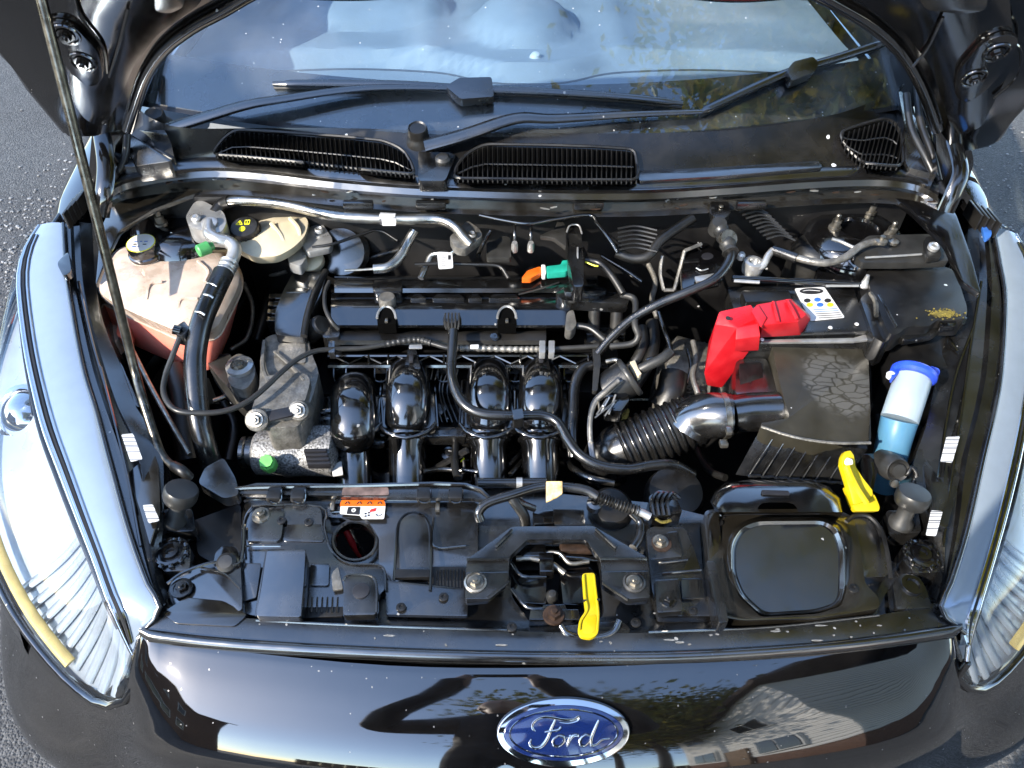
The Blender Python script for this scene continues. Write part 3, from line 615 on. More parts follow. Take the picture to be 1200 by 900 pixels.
# ================================================================ cowl, wipers
gn = Vector((0, -.46, .888)).normalized()
def GL(px, py, off=0):
    k = 0
    for _ in range(4):
        p = PL(px, py, Vector((0, .765+.085*k*k, .972+.018*k*k)) + gn*off, gn); k = p.x/.66
    return p
def dense(pts, sub=5): return [tuple(v) for v in cat([Vector(p) for p in pts], sub)]
rimA = dense([(128, 208, .93), (150, 197, .932), (200, 188, .934), (250, 184, .935), (310, 188, .935), (400, 199, .935), (500, 207, .935), (620, 211, .935), (750, 211, .935), (850, 205, .935), (950, 197, .935), (1030, 194, .934), (1075, 200, .932), (1100, 212, .93)])
baseB = dense([(150, 118, 1.0), (180, 140, .992), (220, 150, .985), (310, 150, .98), (400, 150, .978), (500, 153, .976), (620, 156, .975), (750, 156, .976), (850, 153, .978), (950, 140, .985), (1010, 124, .992), (1045, 104, .998), (1062, 92, 1.004)])
n_ = 60
def at(c, t):
    i = min(len(c)-2, int(t*(len(c)-1))); f = t*(len(c)-1)-i; a, b = c[i], c[i+1]; return tuple(a[j]+(b[j]-a[j])*f for j in range(3))
A_ = [U(*at(rimA, k/n_)) for k in range(n_+1)]; B_ = [U(*at(baseB, k/n_)) for k in range(n_+1)]
rows = []
for s in [j/8 for j in range(9)]:
    rows.append([a.lerp(b, s) + Vector((0, 0, -.007*math.sin(math.pi*s))) for a, b in zip(A_, B_)])
rows.append([b+Vector((0, .03, -.03)) for b in B_])
cowl = loft('cowl_panel', rows, M['cowl'], car, closed=False, smooth=60)
seal = []
for k in range(n_+1):
    x, y, z = at(rimA, k/n_)
    wd = 15+6*abs(k/n_-.5)
    seal.append([U(x, y-2, z-.001), U(x, y+wd*.3, z+.003), U(x, y+wd*.75, z-.004), U(x, y+wd, z-.014)])
loft('cowl_seal', seal, M['sheen'], cowl, closed=False, smooth=60)
drop = []
for k in range(n_+1):
    x, y, z = at(rimA, k/n_); wd = 15+6*abs(k/n_-.5)
    q = U(x, y+wd, z-.012)
    drop.append([q+Vector((0, .004, 0)), U(x, y+wd+7, z-.022), U(x, y+wd+14, z-.040)+Vector((0, .01, 0)), U(x, y+wd+27, z-.055), U(x, y+wd+30, z-.075)+Vector((0, .06, 0))])
loft('cowl_front_face', drop, M['brown'], cowl, closed=False, smooth=40)
# scraps of leaf litter and sealant along the drop
for k in range(46):
    t = random.random(); x, y, z = at(rimA, t); c = U(x, y+random.uniform(17, 34), z-.03); c.y -= .003
    bm = bmesh.new(); bmesh.ops.create_icosphere(bm, subdivisions=1, radius=1)
    bmesh.ops.transform(bm, matrix=Matrix.Translation(c) @ Matrix.Rotation(random.uniform(-.3, .3), 4, 'Y') @ Matrix.Diagonal((random.uniform(.002, .011), .002, random.uniform(.001, .0022), 1)), verts=bm.verts)
    finish(bm, 'dirt_flake', M['alub' if random.random() < .45 else 'rust'], cowl)
for x in (420, 505, 690, 880):
    c = U(x, 240, .90); box('cowl_clip', c, (.05, .012, .014), M['pl'], cowl, .003)
def inside_span(poly, x):
    ys = []
    for (x0, y0), (x1, y1) in zip(poly, poly[1:]+poly[:1]):
        if (x0 <= x < x1) or (x1 <= x < x0): ys.append(y0+(y1-y0)*(x-x0)/(x1-x0))
    return (min(ys), max(ys)) if len(ys) >= 2 else None
from mathutils.bvhtree import BVHTree
_fl = [v for r in rows for v in r]; _w = len(rows[0])
_bvh = BVHTree.FromPolygons(_fl, [(i*_w+j, i*_w+j+1, (i+1)*_w+j+1, (i+1)*_w+j) for i in range(len(rows)-1) for j in range(_w-1)])
def cz(px, py):
    """height of the cowl skin on this line of sight"""
    h = _bvh.ray_cast(CAM, ray(px, py).normalized()); return h[0].z if h[0] else .955
def grille(poly, pitch, bars, slant=0):
    cx = sum(p[0] for p in poly)/len(poly); cy = sum(p[1] for p in poly)/len(poly)
    root = thing('cowl_grille', U(cx, cy, cz(cx, cy)), None, None); root.parent = car; root.location = WL[root]-WL[car]
    R_ = rp(poly, 9)
    P = [U(x, y, cz(x, y)+.0035) for x, y in R_]
    plate3('hole_shade_plate', P, (0, 0, -.004), M['holeshade'], root, 0)  # opening is not cut: a black plate paints its inner shade
    bm = bmesh.new(); sweep(bm, [p+Vector((0, 0, .005)) for p in P+[P[0]]], .0028, 6, caps=False); finish(bm, 'grille_rim', M['plm'], root, smooth=50)
    x0, x1 = min(p[0] for p in poly), max(p[0] for p in poly); x = x0+pitch
    while x < x1-1:
        sp = inside_span(poly, x)
        if sp and sp[1]-sp[0] > 6:
            ya, yb = sp; Q = []
            for j in range(4):
                t = j/3; y = ya+(yb-ya)*t; xx = x+slant*(t-.5)*(yb-ya); Q.append(U(xx, y, cz(xx, y)+.008))
            bm = bmesh.new(); sweep(bm, Q, .0011, 4, flat=3.2); finish(bm, 'slat', M['plm'], root, smooth=0)
        x += pitch
    for fr in bars:
        Q = []
        for j in range(14):
            x = x0+6+(x1-x0-12)*j/13; sp = inside_span(poly, x)
            if sp: y = sp[0]+(sp[1]-sp[0])*fr; Q.append(U(x, y, cz(x, y)+.0085))
        bm = bmesh.new(); sweep(bm, Q, .0016, 6); finish(bm, 'cross_bar', M['plm'], root, smooth=50)
grille([(249, 184), (262, 166), (277, 155), (330, 158), (400, 163), (450, 168), (472, 178), (482, 193), (487, 208), (430, 202), (350, 193), (290, 187)], 5.6, (.52,), .1)
grille([(531, 212), (536, 196), (548, 182), (568, 172), (640, 173), (700, 175), (743, 178), (746, 195), (748, 214), (650, 214)], 5.8, (.5,), .0)
grille([(982, 158), (1005, 150), (1036, 141), (1048, 147), (1055, 162), (1057, 198), (1035, 197), (1010, 194), (992, 178)], 5.2, (.36, .72), -.25)
# moulded boss between the grilles
plate('cowl_boss', [(490, 176), (512, 172), (535, 182), (528, 196), (522, 212), (490, 212)], .953, .02, M['pl'], cowl, .004)
lathe('cowl_screw_cover', U(519, 187, .956), (0, -.2, 1), [(.013, -.004), (.013, .003), (.009, .007), (.0005, .008)], M['grey'], cowl, 20)
plate('drain_step', [(744, 200), (840, 196), (960, 188), (965, 196), (850, 206), (748, 212)], .944, .006, M['sheen'], cowl, .002)
for sgn, pts in ((-1, [(148, 90), (172, 100), (180, 130), (200, 165), (205, 188), (150, 196), (132, 190), (140, 140)]), (1, [(1052, 100), (1072, 95), (1088, 120), (1092, 160), (1100, 205), (1062, 196), (1060, 150)])):
    plate3('cowl_end_cover', [U(x, y, cz(x, y)+.012) for x, y in rp(pts, 8)], (0, 0, -.03), M['pl'], car, .005)
for l in ([[(165, 60, 1.06), (158, 100, 1.03), (150, 140, 1.0), (146, 185, .955), (128, 215, .93)], [(1068, 45, 1.07), (1074, 90, 1.03), (1078, 140, .99), (1092, 180, .96), (1100, 212, .93)], [(1062, 110, 1.02), (1068, 150, .985), (1085, 185, .96), (1096, 208, .94)]]): tube('pillar_seal', l, .006, M['rub'], car)
plate3('wing_bracket', [VY(*p, .77) for p in ((112, 160), (122, 150), (124, 166), (110, 176))], (0, .01, 0), M['chrome'], car, .001)

def wiper(pivot, arm, elbow_w, blade, clamp, z0, capoff=(0, 0)):
    root = thing('wiper', GL(*pivot, .01), None, None); root.parent = car; root.location = WL[root]-WL[car]
    P = [GL(x, y, o) for x, y, o in arm]
    bm = bmesh.new(); sweep(bm, cat(P, 6), lambda t: elbow_w*(1-.62*t**1.4), 8, flat=.55); finish(bm, 'arm', M['pl'], root, smooth=45)
    Q = [GL(x, y, o) for x, y, o in blade]
    bm = bmesh.new(); sweep(bm, cat(Q, 8), lambda t: .0085 if .03 < t < .97 else .005, 8, flat=.75); finish(bm, 'blade', M['pl'], root, smooth=45)
    bm = bmesh.new(); sweep(bm, [p - gn*.009 + Vector((0, -.003, 0)) for p in cat(Q, 8)], .0028, 6); finish(bm, 'rubber_edge', M['rub'], root)
    plate3('clamp', [GL(x, y, .030) for x, y in rp(clamp, 3)], -gn*.02, M['pl'], root, .003)
    c = GL(*pivot, .0)
    lathe('pivot_cap', c, (0, -.25, 1), [(.017, -.02), (.017, .012), (.0155, .016), (.013, .014), (.0005, .0145)], M['plm'], root, 24)
    lathe('pivot_collar', c, (0, -.25, 1), [(.026, -.04), (.025, -.012), (.019, -.004), (.0175, 0)], M['rub'], root, 20)
    return root
wiper((184, 141), [(192, 152, .012), (235, 139, .02), (285, 124, .026), (330, 116, .026), (430, 103, .022), (545, 103, .02)], .0155,
      [(320, 98, .012), (400, 98, .014), (470, 99, .016), (552, 104, .017), (640, 108, .017), (720, 113, .016), (800, 121, .014)],
      [(522, 101), (538, 91), (576, 90), (579, 113), (540, 116)], 1.0)
wiper((490, 158), [(498, 171, .012), (545, 158, .02), (604, 139, .026), (650, 139, .024), (740, 134, .018), (822, 131, .016)], .017,
      [(820, 132, .012), (850, 118, .014), (900, 95, .017), (932, 82, .018), (980, 68, .017), (1042, 48, .012)],
      [(922, 82), (930, 72), (953, 66), (960, 74), (955, 84), (928, 95)], 1.0)

# ================================================================ engine bay shell (part of the body)
bay = [(-.60, 0), (.60, 0), (.72, .12), (.76, .3), (.76, .74), (-.76, .74), (-.76, .3), (-.72, .12)]
bm = bmesh.new(); vs = [bm.verts.new((x, y, .34)) for x, y in bay]; bm.faces.new(vs); finish(bm, 'bay_undertray', M['dark'], car, smooth=0)
box('firewall', (0, .735, .62), (1.36, .02, .52), M['dark'], car, .004)
for s in (-1, 1): box('inner_wing', (s*.735, .52, .53), (.02, .42, .36), M['dark'], car, .004)
box('radiator', (0, .03, .52), (.9, .05, .3), M['dark'], car, .004)
# strut towers
for s, c, nuts in ((-1, U(205, 262, .845), [(189, 262), (213, 240)]), (1, U(1012, 275, .845), [(978, 267), (1020, 248), (1043, 276)])):
    t = lathe('strut_tower', c+Vector((0, .02, 0)), (0, 0, 1), [(.10, -.3), (.095, -.05), (.085, -.016), (.07, -.004), (.035, 0), (.033, -.006), (.0005, -.008)], M['dimpaint'], car, 40, smooth=50)
    for p in nuts:
        q = U(*p, .845); lathe('strut_nut', q, (0, 0, 1), [(.011, -.002), (.011, .003), (.0078, .004), (.0078, .016), (.0045, .017), (.0045, .026), (.003, .028), (.0005, .028)], M['zinc'], t, 12, smooth=30)
# big dark shields that close the corners of the bay
plate('corner_shield', [(118, 268), (135, 232), (175, 228), (240, 222), (180, 245), (140, 270), (125, 300), (112, 335)], .885, .008, M['brown'], car, .006)
plate('corner_shield', [(1100, 232), (1120, 250), (1138, 300), (1150, 345), (1128, 330), (1108, 285), (1070, 248), (1040, 225)], .885, .01, M['dimpaint'], car, .006)
# inner lamp carriers between each headlight and the bay
def carrier(outer, inner, name, ridges):
    o = [U(x, y, hz(y)-.004) for x, y in outer]; i_ = [U(x, y, hz(y)-.022) for x, y in inner]
    N2 = 28; oc, ic = cat(o, 8), cat(i_, 8)
    def pk(c, t): return c[min(len(c)-1, int(round(t*(len(c)-1))))]
    rows_ = []
    for k in range(N2+1):
        a, b = pk(oc, k/N2), pk(ic, k/N2)
        rows_.append([a, a.lerp(b, .22)+Vector((0, 0, .004)), a.lerp(b, .27)-Vector((0, 0, .006)), a.lerp(b, .5)-Vector((0, 0, .004)), a.lerp(b, .55)+Vector((0, 0, .003)), b, b-Vector((0, 0, .05)), b-Vector((0, 0, .16))])
    q = loft(name, rows_, M['pl'], car, closed=False, smooth=30)
    for l in ridges: tube('carrier_ridge', l, .0022, M['plg'], q, seg=6)
    return q
cL = carrier([(76, 262), (79, 320), (86, 360), (99, 430), (114, 480), (130, 540), (151, 620), (173, 682), (187, 710)],
             [(108, 262), (112, 330), (122, 380), (142, 430), (160, 478), (188, 520), (192, 600), (188, 660), (200, 700)], 'lamp_carrier',
             [[(92, 330, .815), (108, 400, .795), (128, 470, .78), (150, 560, .76), (165, 640, .742)], [(118, 430, .79), (135, 500, .77), (150, 560, .755), (160, 600, .745)]])
cR = carrier([(1162, 268), (1170, 320), (1174, 360), (1172, 430), (1163, 480), (1149, 540), (1132, 620), (1113, 682), (1103, 712)],
             [(1135, 268), (1128, 330), (1112, 385), (1098, 440), (1085, 500), (1070, 550), (1088, 600), (1098, 660), (1092, 700)], 'lamp_carrier',
             [[(1150, 330, .81), (1138, 400, .79), (1128, 470, .775), (1115, 560, .755), (1105, 640, .74)], [(1140, 385, .795), (1120, 440, .78), (1108, 500, .768), (1100, 560, .755)], [(1128, 362, .80), (1110, 390, .79), (1122, 412, .785)]])
plate('carrier_plate', [(135, 500), (165, 490), (186, 545), (188, 600), (176, 640), (165, 600), (148, 550)], .752, .01, M['brown'], cL, .002)
plate('carrier_plate', [(1082, 545), (1100, 510), (1135, 495), (1125, 560), (1110, 620), (1092, 610)], .752, .01, M['pl'], cR, .002)
plate('carrier_rib', [(124, 412), (142, 425), (165, 478), (150, 472)], .757, .008, M['sheen'], cL, .002)
plate('carrier_rib', [(1118, 432), (1134, 440), (1128, 470), (1112, 490), (1105, 475)], .762, .008, M['sheen'], cR, .002)
def sticker(name, pts, z, mat_, parent): return plate(name, pts, z, .0008, mat_, parent, 0, r=2)
sticker('barcode_sticker', [(142, 509), (156, 508), (167, 538), (153, 541)], .776, M['bar'], cL)
sticker('barcode_sticker', [(167, 592), (179, 591), (187, 610), (174, 613)], .760, M['bar'], cL)
sticker('barcode_sticker', [(1109, 512), (1125, 511), (1116, 542), (1102, 541)], .776, M['bar'], cR)
sticker('barcode_sticker', [(1091, 598), (1105, 599), (1097, 628), (1085, 627)], .758, M['bar'], cR)
# clip bracket near the top of each headlight
plate('lamp_clip', [(66, 308), (80, 294), (84, 318), (74, 324)], .842, .012, M['plg'], cL, .002)
for k in range(4):
    box('lamp_fin', U(84+k*5, 250-k*5, .862), (.004, .05, .03), M['plm'], cL, .001)
    box('lamp_fin', U(1140+k*7, 252+k*3, .862), (.004, .05, .03), M['plm'], cR, .001)
plate('lamp_clip', [(1150, 262), (1160, 262), (1163, 276), (1155, 282)], .858, .006, M['inkb'], cR, .001)

# ================================================================ slam panel across the nose
Z0 = .712
slam = plate('slam_panel', [(196, 700), (205, 676), (232, 662), (282, 655), (284, 600), (292, 574), (560, 571), (620, 575), (770, 590), (830, 605), (990, 606), (1040, 655), (1078, 672), (1100, 705), (1127, 738), (1000, 757), (800, 768), (650, 771), (500, 770), (300, 756), (165, 741)], .690, .02, M['pl'], car, .002,
             holes=[[(392, 620), (405, 611), (425, 611), (438, 622), (441, 640), (430, 655), (410, 657), (395, 645)], [(600, 640), (700, 640), (708, 720), (690, 737), (620, 728), (600, 700)], [(862, 640), (872, 620), (890, 613), (966, 612), (980, 622), (988, 645), (988, 692), (982, 708), (955, 717), (896, 720), (872, 698), (862, 670)]])
# front ledge and rolled lip
def strip(name, up, lo, z0, z1, mat_, parent, thick=.006, mid=.002):
    u, l = dense([(x, y, z0) for x, y in up], 5), dense([(x, y, z1) for x, y in lo], 5); n = 50
    rr = []
    for k in range(n+1):
        a, b = U(*at(u, k/n)), U(*at(l, k/n)); rr.append([a-Vector((0, 0, thick)), a, a.lerp(b, .5)+Vector((0, 0, mid)), b, b-Vector((0, 0, thick))])
    return loft(name, rr, mat_, parent, closed=False, smooth=35)
strip('front_ledge', [(188, 716), (250, 722), (350, 728), (500, 735), (650, 741), (800, 741), (950, 731), (1040, 719), (1098, 706)], [(165, 737), (250, 746), (350, 753), (500, 760), (650, 763), (800, 762), (950, 753), (1040, 743), (1127, 730)], .7135, .7105, M['pl'], slam)
lip_u = [(163, 737), (250, 747), (350, 754), (500, 761), (650, 764), (800, 763), (950, 754), (1040, 744), (1128, 731)]
lu = dense([(x, y, .716) for x, y in lip_u], 5); rr = []
for k in range(61):
    x, y, z = at(lu, k/60); e = 1 if 0 < k < 60 else .5
    rr.append([U(x, y-1, .711), U(x, y, .7165), U(x, y+3*e, .7185), U(x, y+8*e, .7165), U(x, y+13*e, .711), U(x, y+15*e, .704), U(x, y+15.5*e, .694)])
loft('lip_seal', rr, M['sheen'], slam, closed=False, smooth=60)
M['watermark'] = mat('chalky_water_mark', (.16, .16, .155), .5, nvar=.5, nscale=400)
# dried water marks and scuffs on the ledge
for k in range(44):
    t = random.random(); x, y, z = at(lu, t); yy = y-random.uniform(2, 24)
    if random.random() < .35: x = random.uniform(690, 1110); 
    c = U(x, yy if random.random() < .7 else y+random.uniform(2, 9), .7135); c.z = .7126
    bm = bmesh.new(); a = random.random()*6; L_ = random.choice([.0012, .0015, .002, .003, .008])
    vs = [bm.verts.new(c+Vector((math.cos(j)*L_*random.uniform(.6, 1.2), math.sin(j)*.0013*random.uniform(.5, 1.2), .0016))) for j in [i*2*math.pi/7 for i in range(7)]]
    f = bm.faces.new(vs); r_ = bmesh.ops.extrude_face_region(bm, geom=[f])
    for v in r_['geom']:
        if isinstance(v, bmesh.types.BMVert): v.co.z -= .0012
    finish(bm, 'water_mark', M['watermark'], slam, smooth=0)
# left corner ear
plate('corner_ear', [(200, 682), (214, 668), (240, 660), (252, 656), (282, 658), (284, 715), (250, 722), (192, 712)], .716, .03, M['sheen'], slam, .004, tilt=6, roll=5)
bolt(U(214, 690, .716), .008, M['plg'], slam)
lathe('hole_rim', U(213, 690, .7165), (0, 0, 1), [(.014, 0), (.014, .003), (.010, .003), (.010, 0)], M['plg'], slam, 20)
plate('corner_film', [(190, 718), (218, 700), (262, 704), (290, 720), (275, 734), (205, 730)], .7165, .002, M['brown'], slam, .0005)
plate('corner_pocket', [(252, 648), (258, 640), (276, 640), (281, 650), (279, 664), (262, 672), (250, 664)], .722, .02, M['plg'], slam, .003)
lathe('corner_plug', U(266, 660, .723), (0, -.3, 1), [(.013, 0), (.013, .004), (.009, .008), (.0005, .0085)], M['grey'], slam, 20)
tube('corner_rim', [(196, 684, .722), (215, 671, .724), (250, 659, .726), (275, 662, .726), (284, 652, .726), (286, 615, .728)], .0022, M['plg'], slam, seg=6)
# left shroud (raised tray with tower)
plate('shroud', [(284, 655), (286, 612), (294, 596), (303, 592), (376, 594), (378, 618), (384, 640), (396, 655), (412, 660), (440, 662), (450, 668), (452, 690), (444, 697), (444, 722), (300, 722), (284, 718)], .712, .028, M['sheen'], slam, .004, r=7, tilt=9)
plate('shroud_step', [(288, 620), (294, 598), (305, 595), (333, 596), (330, 628), (327, 634), (288, 634)], .724, .012, M['sheen'], slam, .003, tilt=4)
plate('shroud_step', [(334, 596), (374, 598), (377, 618), (380, 635), (331, 634)], .720, .01, M['sheen'], slam, .003, tilt=3)
bolt(U(306, 604, .725), .0085, M['zinc'], slam)
plate('tower', [(313, 645), (358, 644), (356, 680), (352, 723), (300, 722), (306, 690)], .738, .03, M['sheen'], slam, .003, r=3, tilt=13)
plate('pocket', [(286, 660), (306, 660), (300, 700), (286, 704)], .7135, .002, M['pl'], slam, .0005, r=2, tilt=12)
plate('pocket', [(364, 660), (386, 660), (385, 686), (363, 686)], .7138, .003, M['sheen'], slam, .001, r=3, tilt=12)
plate('pocket', [(388, 672), (396, 664), (402, 690), (390, 692)], .7142, .003, M['alu'], slam, .001, r=2)
plate('raised_pad', [(403, 678), (408, 674), (432, 674), (440, 682), (441, 720), (402, 721)], .7255, .014, M['pl'], slam, .003, r=4, tilt=5)
lathe('pad_plug', U(423, 692, .7262), (0, 0, 1), [(.011, -.002), (.011, .0005), (.009, .001), (.0005, .001)], M['ink'], slam, 20)
plate('front_wall', [(362, 690), (402, 690), (402, 722), (356, 724)], .702, .012, M['plm'], slam, .002, r=2)
# hole ring, arch tab, middle deck
P_ = [U(416+25.5*math.cos(t), 634+23*math.sin(t), .698) for t in [k*math.pi/16 for k in range(33)]]
bm = bmesh.new(); sweep(bm, P_, .003, 6, caps=False); finish(bm, 'hole_rim', M['sheen'], slam, smooth=50)
tube('red_cable', [(403, 617, .66), (412, 635, .64), (425, 655, .60)], .005, M['inkr'], slam)
tube('inner_cable', [(408, 616, .655), (420, 640, .63), (436, 662, .60)], .004, M['pl'], slam)
plate('middle_deck', [(384, 590), (560, 588), (560, 655), (548, 662), (548, 704), (452, 704), (452, 672), (444, 662), (444, 630), (430, 608), (384, 606)], .701, .012, M['sheen'], slam, .002, r=4, tilt=8)
plate('arch_tab', [(462, 676), (465, 625), (470, 608), (484, 600), (498, 606), (504, 622), (503, 676)], .708, .008, M['sheen'], slam, .003, r=8, tilt=9)
tube('arch_rim', [(462, 680, .710), (464, 640, .711), (466, 618, .711), (473, 605, .711), (485, 601, .711), (497, 606, .711), (504, 620, .711), (505, 650, .711), (504, 692, .709)], .0022, M['plg'], slam, seg=6)
plate('arch_foot', [(462, 667), (503, 667), (503, 676), (462, 677)], .712, .006, M['plm'], slam, .001, r=1)
plate('tray_front', [(452, 680), (548, 690), (548, 722), (452, 720)], .704, .006, M['pl'], slam, .002, r=3, tilt=10)
plate('deck_recess', [(505, 664), (545, 664), (545, 692), (506, 692)], .7035, .002, M['dark'], slam, .0005, r=3)
# rear rail with clips
plate('rear_rail', [(268, 574), (300, 566), (400, 567), (520, 565), (548, 566), (580, 588), (556, 584), (300, 579), (276, 578)], .730, .008, M['pl'], slam, .003, r=3)
tube('rail_edge', [(276, 573, .733), (300, 571, .733), (420, 569, .733), (545, 568, .733), (580, 590, .728)], .0028, M['sheen'], slam, seg=6, sub=3)
tube('rail_edge', [(286, 588, .716), (300, 585, .716), (376, 586, .716), (545, 585, .714)], .0022, M['sheen'], slam, seg=6, sub=3)
for x in (322, 350, 497, 534): 
    box('rail_clip', U(x, 580, .733), (.020, .02, .012), M['plm'], slam, .003)
    tube('clip_wire', [(x-7, 574, .738), (x-5, 588, .734), (x+6, 588, .734), (x+8, 574, .738)], .0013, M['plg'], slam, seg=5, sub=3)
for x in (390, 513): box('rail_hook', U(x, 592, .716), (.006, .02, .006), M['zinc'], slam, .001)
plate('dirty_film', [(402, 571), (455, 571), (456, 580), (400, 580)], .7315, .0008, M['dirtpink'], slam, 0, r=2)
# warning sticker
st = plate('warning_sticker', [(400, 586), (450, 586), (452, 590), (450, 608), (424, 608), (422, 604), (398, 602)], .7170, .0008, M['white'], slam, 0, r=2)
plate('orange_header', [(400, 586), (450, 586), (452, 593), (398, 593)], .7176, .0006, M['orange'], st, 0, r=2)
for c_ in ((407, 589.5), (421, 589.5), (433, 589.5), (445, 589.5)):
    tube('symbol', [(c_[0]-2.5, c_[1]+1, .7181), (c_[0], c_[1]-1.5, .7181), (c_[0]+2.5, c_[1]+1, .7181)], .0008, M['ink'], st, seg=4, sub=3)
plate('symbol', [(408, 594), (422, 594), (421, 603), (406, 602)], .7177, .0006, M['ink'], st, 0, r=1)
lathe('symbol', U(414.5, 598, .7181), (0, 0, 1), [(.0032, 0), (.0032, .0005), (.0014, .0005), (.0014, 0)], M['white'], st, 12)
plate('symbol', [(434, 597), (441, 595), (440, 599), (433, 600)], .7177, .0006, M['inkr'], st, 0, r=1)
for c_ in ((428, 602), (432, 604), (428, 605), (432, 601)): lathe('symbol', U(*c_, .7177), (0, 0, 1), [(.0014, 0), (.0014, .0005), (.0004, .0006)], M['ink'], st, 8)
tube('symbol', [(440, 602, .7179), (443, 605, .7179), (448, 602, .7179)], .0005, M['ink'], st, seg=4, sub=3)
# latch bracket
lb = plate('latch_bracket', [(546, 668), (548, 655), (600, 617), (695, 616), (758, 653), (761, 668), (762, 702), (736, 704), (705, 684), (704, 655), (686, 632), (618, 632), (597, 652), (596, 680), (572, 702), (545, 704)], .732, .012, M['pl'], slam, .003, r=4)
plate('bracket_step', [(546, 671), (596, 670), (596, 684), (573, 702), (546, 702)], .738, .006, M['pl'], lb, .002, r=2)
plate('bracket_step', [(705, 670), (760, 669), (761, 700), (738, 702), (706, 683)], .738, .006, M['pl'], lb, .002, r=2)
for l in ([(581, 640, .736), (600, 621, .736)], [(571, 701, .737), (596, 681, .737)], [(706, 683, .737), (736, 703, .737)], [(698, 620, .735), (722, 642, .735)], [(547, 656, .735), (596, 655, .735)], [(704, 655, .735), (758, 655, .735)]):
    tube('bracket_fold', l, .0022, M['sheen'], lb, seg=6, sub=2)
for p in ((557, 683), (743, 683)):
    lathe('washer', U(*p, .738), (0, 0, 1), [(.0145, 0), (.0145, .002), (.012, .0035), (.011, .002), (.0005, .002)], M['zinc' if p[0] < 600 else 'grey'], lb, 24); bolt(U(*p, .740), .0075, M['zinc'], lb)
latch = thing('latch', U(650, 680, .68), None, None); latch.parent = car; latch.location = WL[latch]-WL[car]
plate('back_wall', [(600, 634), (700, 634), (704, 668), (598, 668)], .655, .01, M['dark'], latch, .002)
plate('striker_cup', [(600, 665), (616, 676), (640, 676), (640, 708), (610, 706), (598, 690)], .690, .05, M['plg'], latch, .003, r=3)
plate('catch_plate', [(656, 668), (690, 664), (700, 674), (700, 710), (660, 708)], .688, .05, M['dimpaint'], latch, .003, r=3)
tube('latch_frame', [(600, 660, .705), (612, 675, .703), (640, 676, .700)], .0025, M['plg'], latch, sub=3)
tube('latch_frame', [(600, 690, .70), (618, 712, .698), (642, 713, .698)], .0025, M['plg'], latch, sub=3)
tube('spring', [(634, 648, .70), (655, 648, .705), (668, 660, .702), (690, 658, .70)], .003, M['zinc'], latch)
box('latch_block', U(625, 648, .70), (.035, .022, .018), M['plg'], latch, .004)
box('latch_block', U(675, 643, .70), (.045, .016, .014), M['rust'], latch, .004)
box('latch_block', U(640, 663, .70), (.02, .03, .02), M['dimpaint'], latch, .003)
tube('latch_lever', [(605, 655, .702), (622, 654, .704), (645, 660, .702), (662, 672, .70)], .004, M['zinc'], latch)
tube('latch_cable', [(655, 652, .702), (680, 654, .702), (702, 656, .70)], .0035, M['dimpaint'], latch)
lathe('release_pin', U(669, 634, .70), (0, 0, 1), [(.006, -.02), (.006, 0), (.004, .006), (.0005, .007)], M['alub'], latch, 12)
plate('front_plate', [(636, 709), (662, 708), (664, 714), (678, 714), (680, 726), (620, 726), (622, 714), (636, 714)], .706, .02, M['pl'], latch, .003, r=2)
bolt(U(649, 721, .707), .0095, M['rust'], latch)
lathe('catch_pin', U(647, 697, .70), (0, 0, 1), [(.005, -.02), (.008, -.006), (.008, 0), (.005, .004), (.0005, .005)], M['grey'], latch, 16)
plate('pull_lever', [(682, 672), (697, 671), (699, 690), (701, 703), (703, 718), (702, 735), (700, 744), (692, 748), (680, 746), (677, 738), (679, 726), (686, 716), (684, 700)], .744, .006, M['yellow'], latch, .002, r=4)
plate('lever_recess', [(682, 728), (688, 721), (699, 720), (698, 738), (692, 744), (682, 742)], .7446, .001, M['yellow'], latch, .0004, r=4)
tube('finger_scoop', [(657, 733, .716), (664, 742, .713), (678, 746, .711), (700, 747, .711), (718, 741, .712), (726, 727, .717)], .0045, M['sheen'], slam, seg=8)
plate('scoop_floor', [(655, 734), (728, 727), (740, 738), (728, 755), (672, 756)], .7128, .003, M['pl'], slam, .001)
# right deck
plate('right_deck', [(757, 622), (764, 617), (802, 618), (812, 640), (832, 700), (838, 722), (772, 722), (764, 690)], .716, .016, M['pl'], slam, .003, r=4, tilt=8, roll=-4)
plate('right_step', [(758, 626), (794, 622), (800, 652), (762, 656)], .7225, .008, M['pl'], slam, .002, r=3, tilt=3)
lathe('washer', U(775, 637, .7225), (0, 0, 1), [(.0135, 0), (.0135, .0015), (.0005, .002)], M['rust'], slam, 20); bolt(U(774, 635, .7235), .0075, M['zinc'], slam)
plate('right_pad', [(767, 680), (795, 678), (800, 716), (770, 718)], .7255, .012, M['pl'], slam, .003, r=3)
bolt(U(783, 703, .726), .0075, M['plg'], slam)
plate('green_window', [(798, 678), (822, 678), (826, 700), (800, 702)], .7175, .003, M['plg'], slam, .001, r=2)
plate('upright_rib', [(828, 657), (838, 658), (854, 728), (843, 730)], .738, .035, M['pl'], slam, .003, r=2)
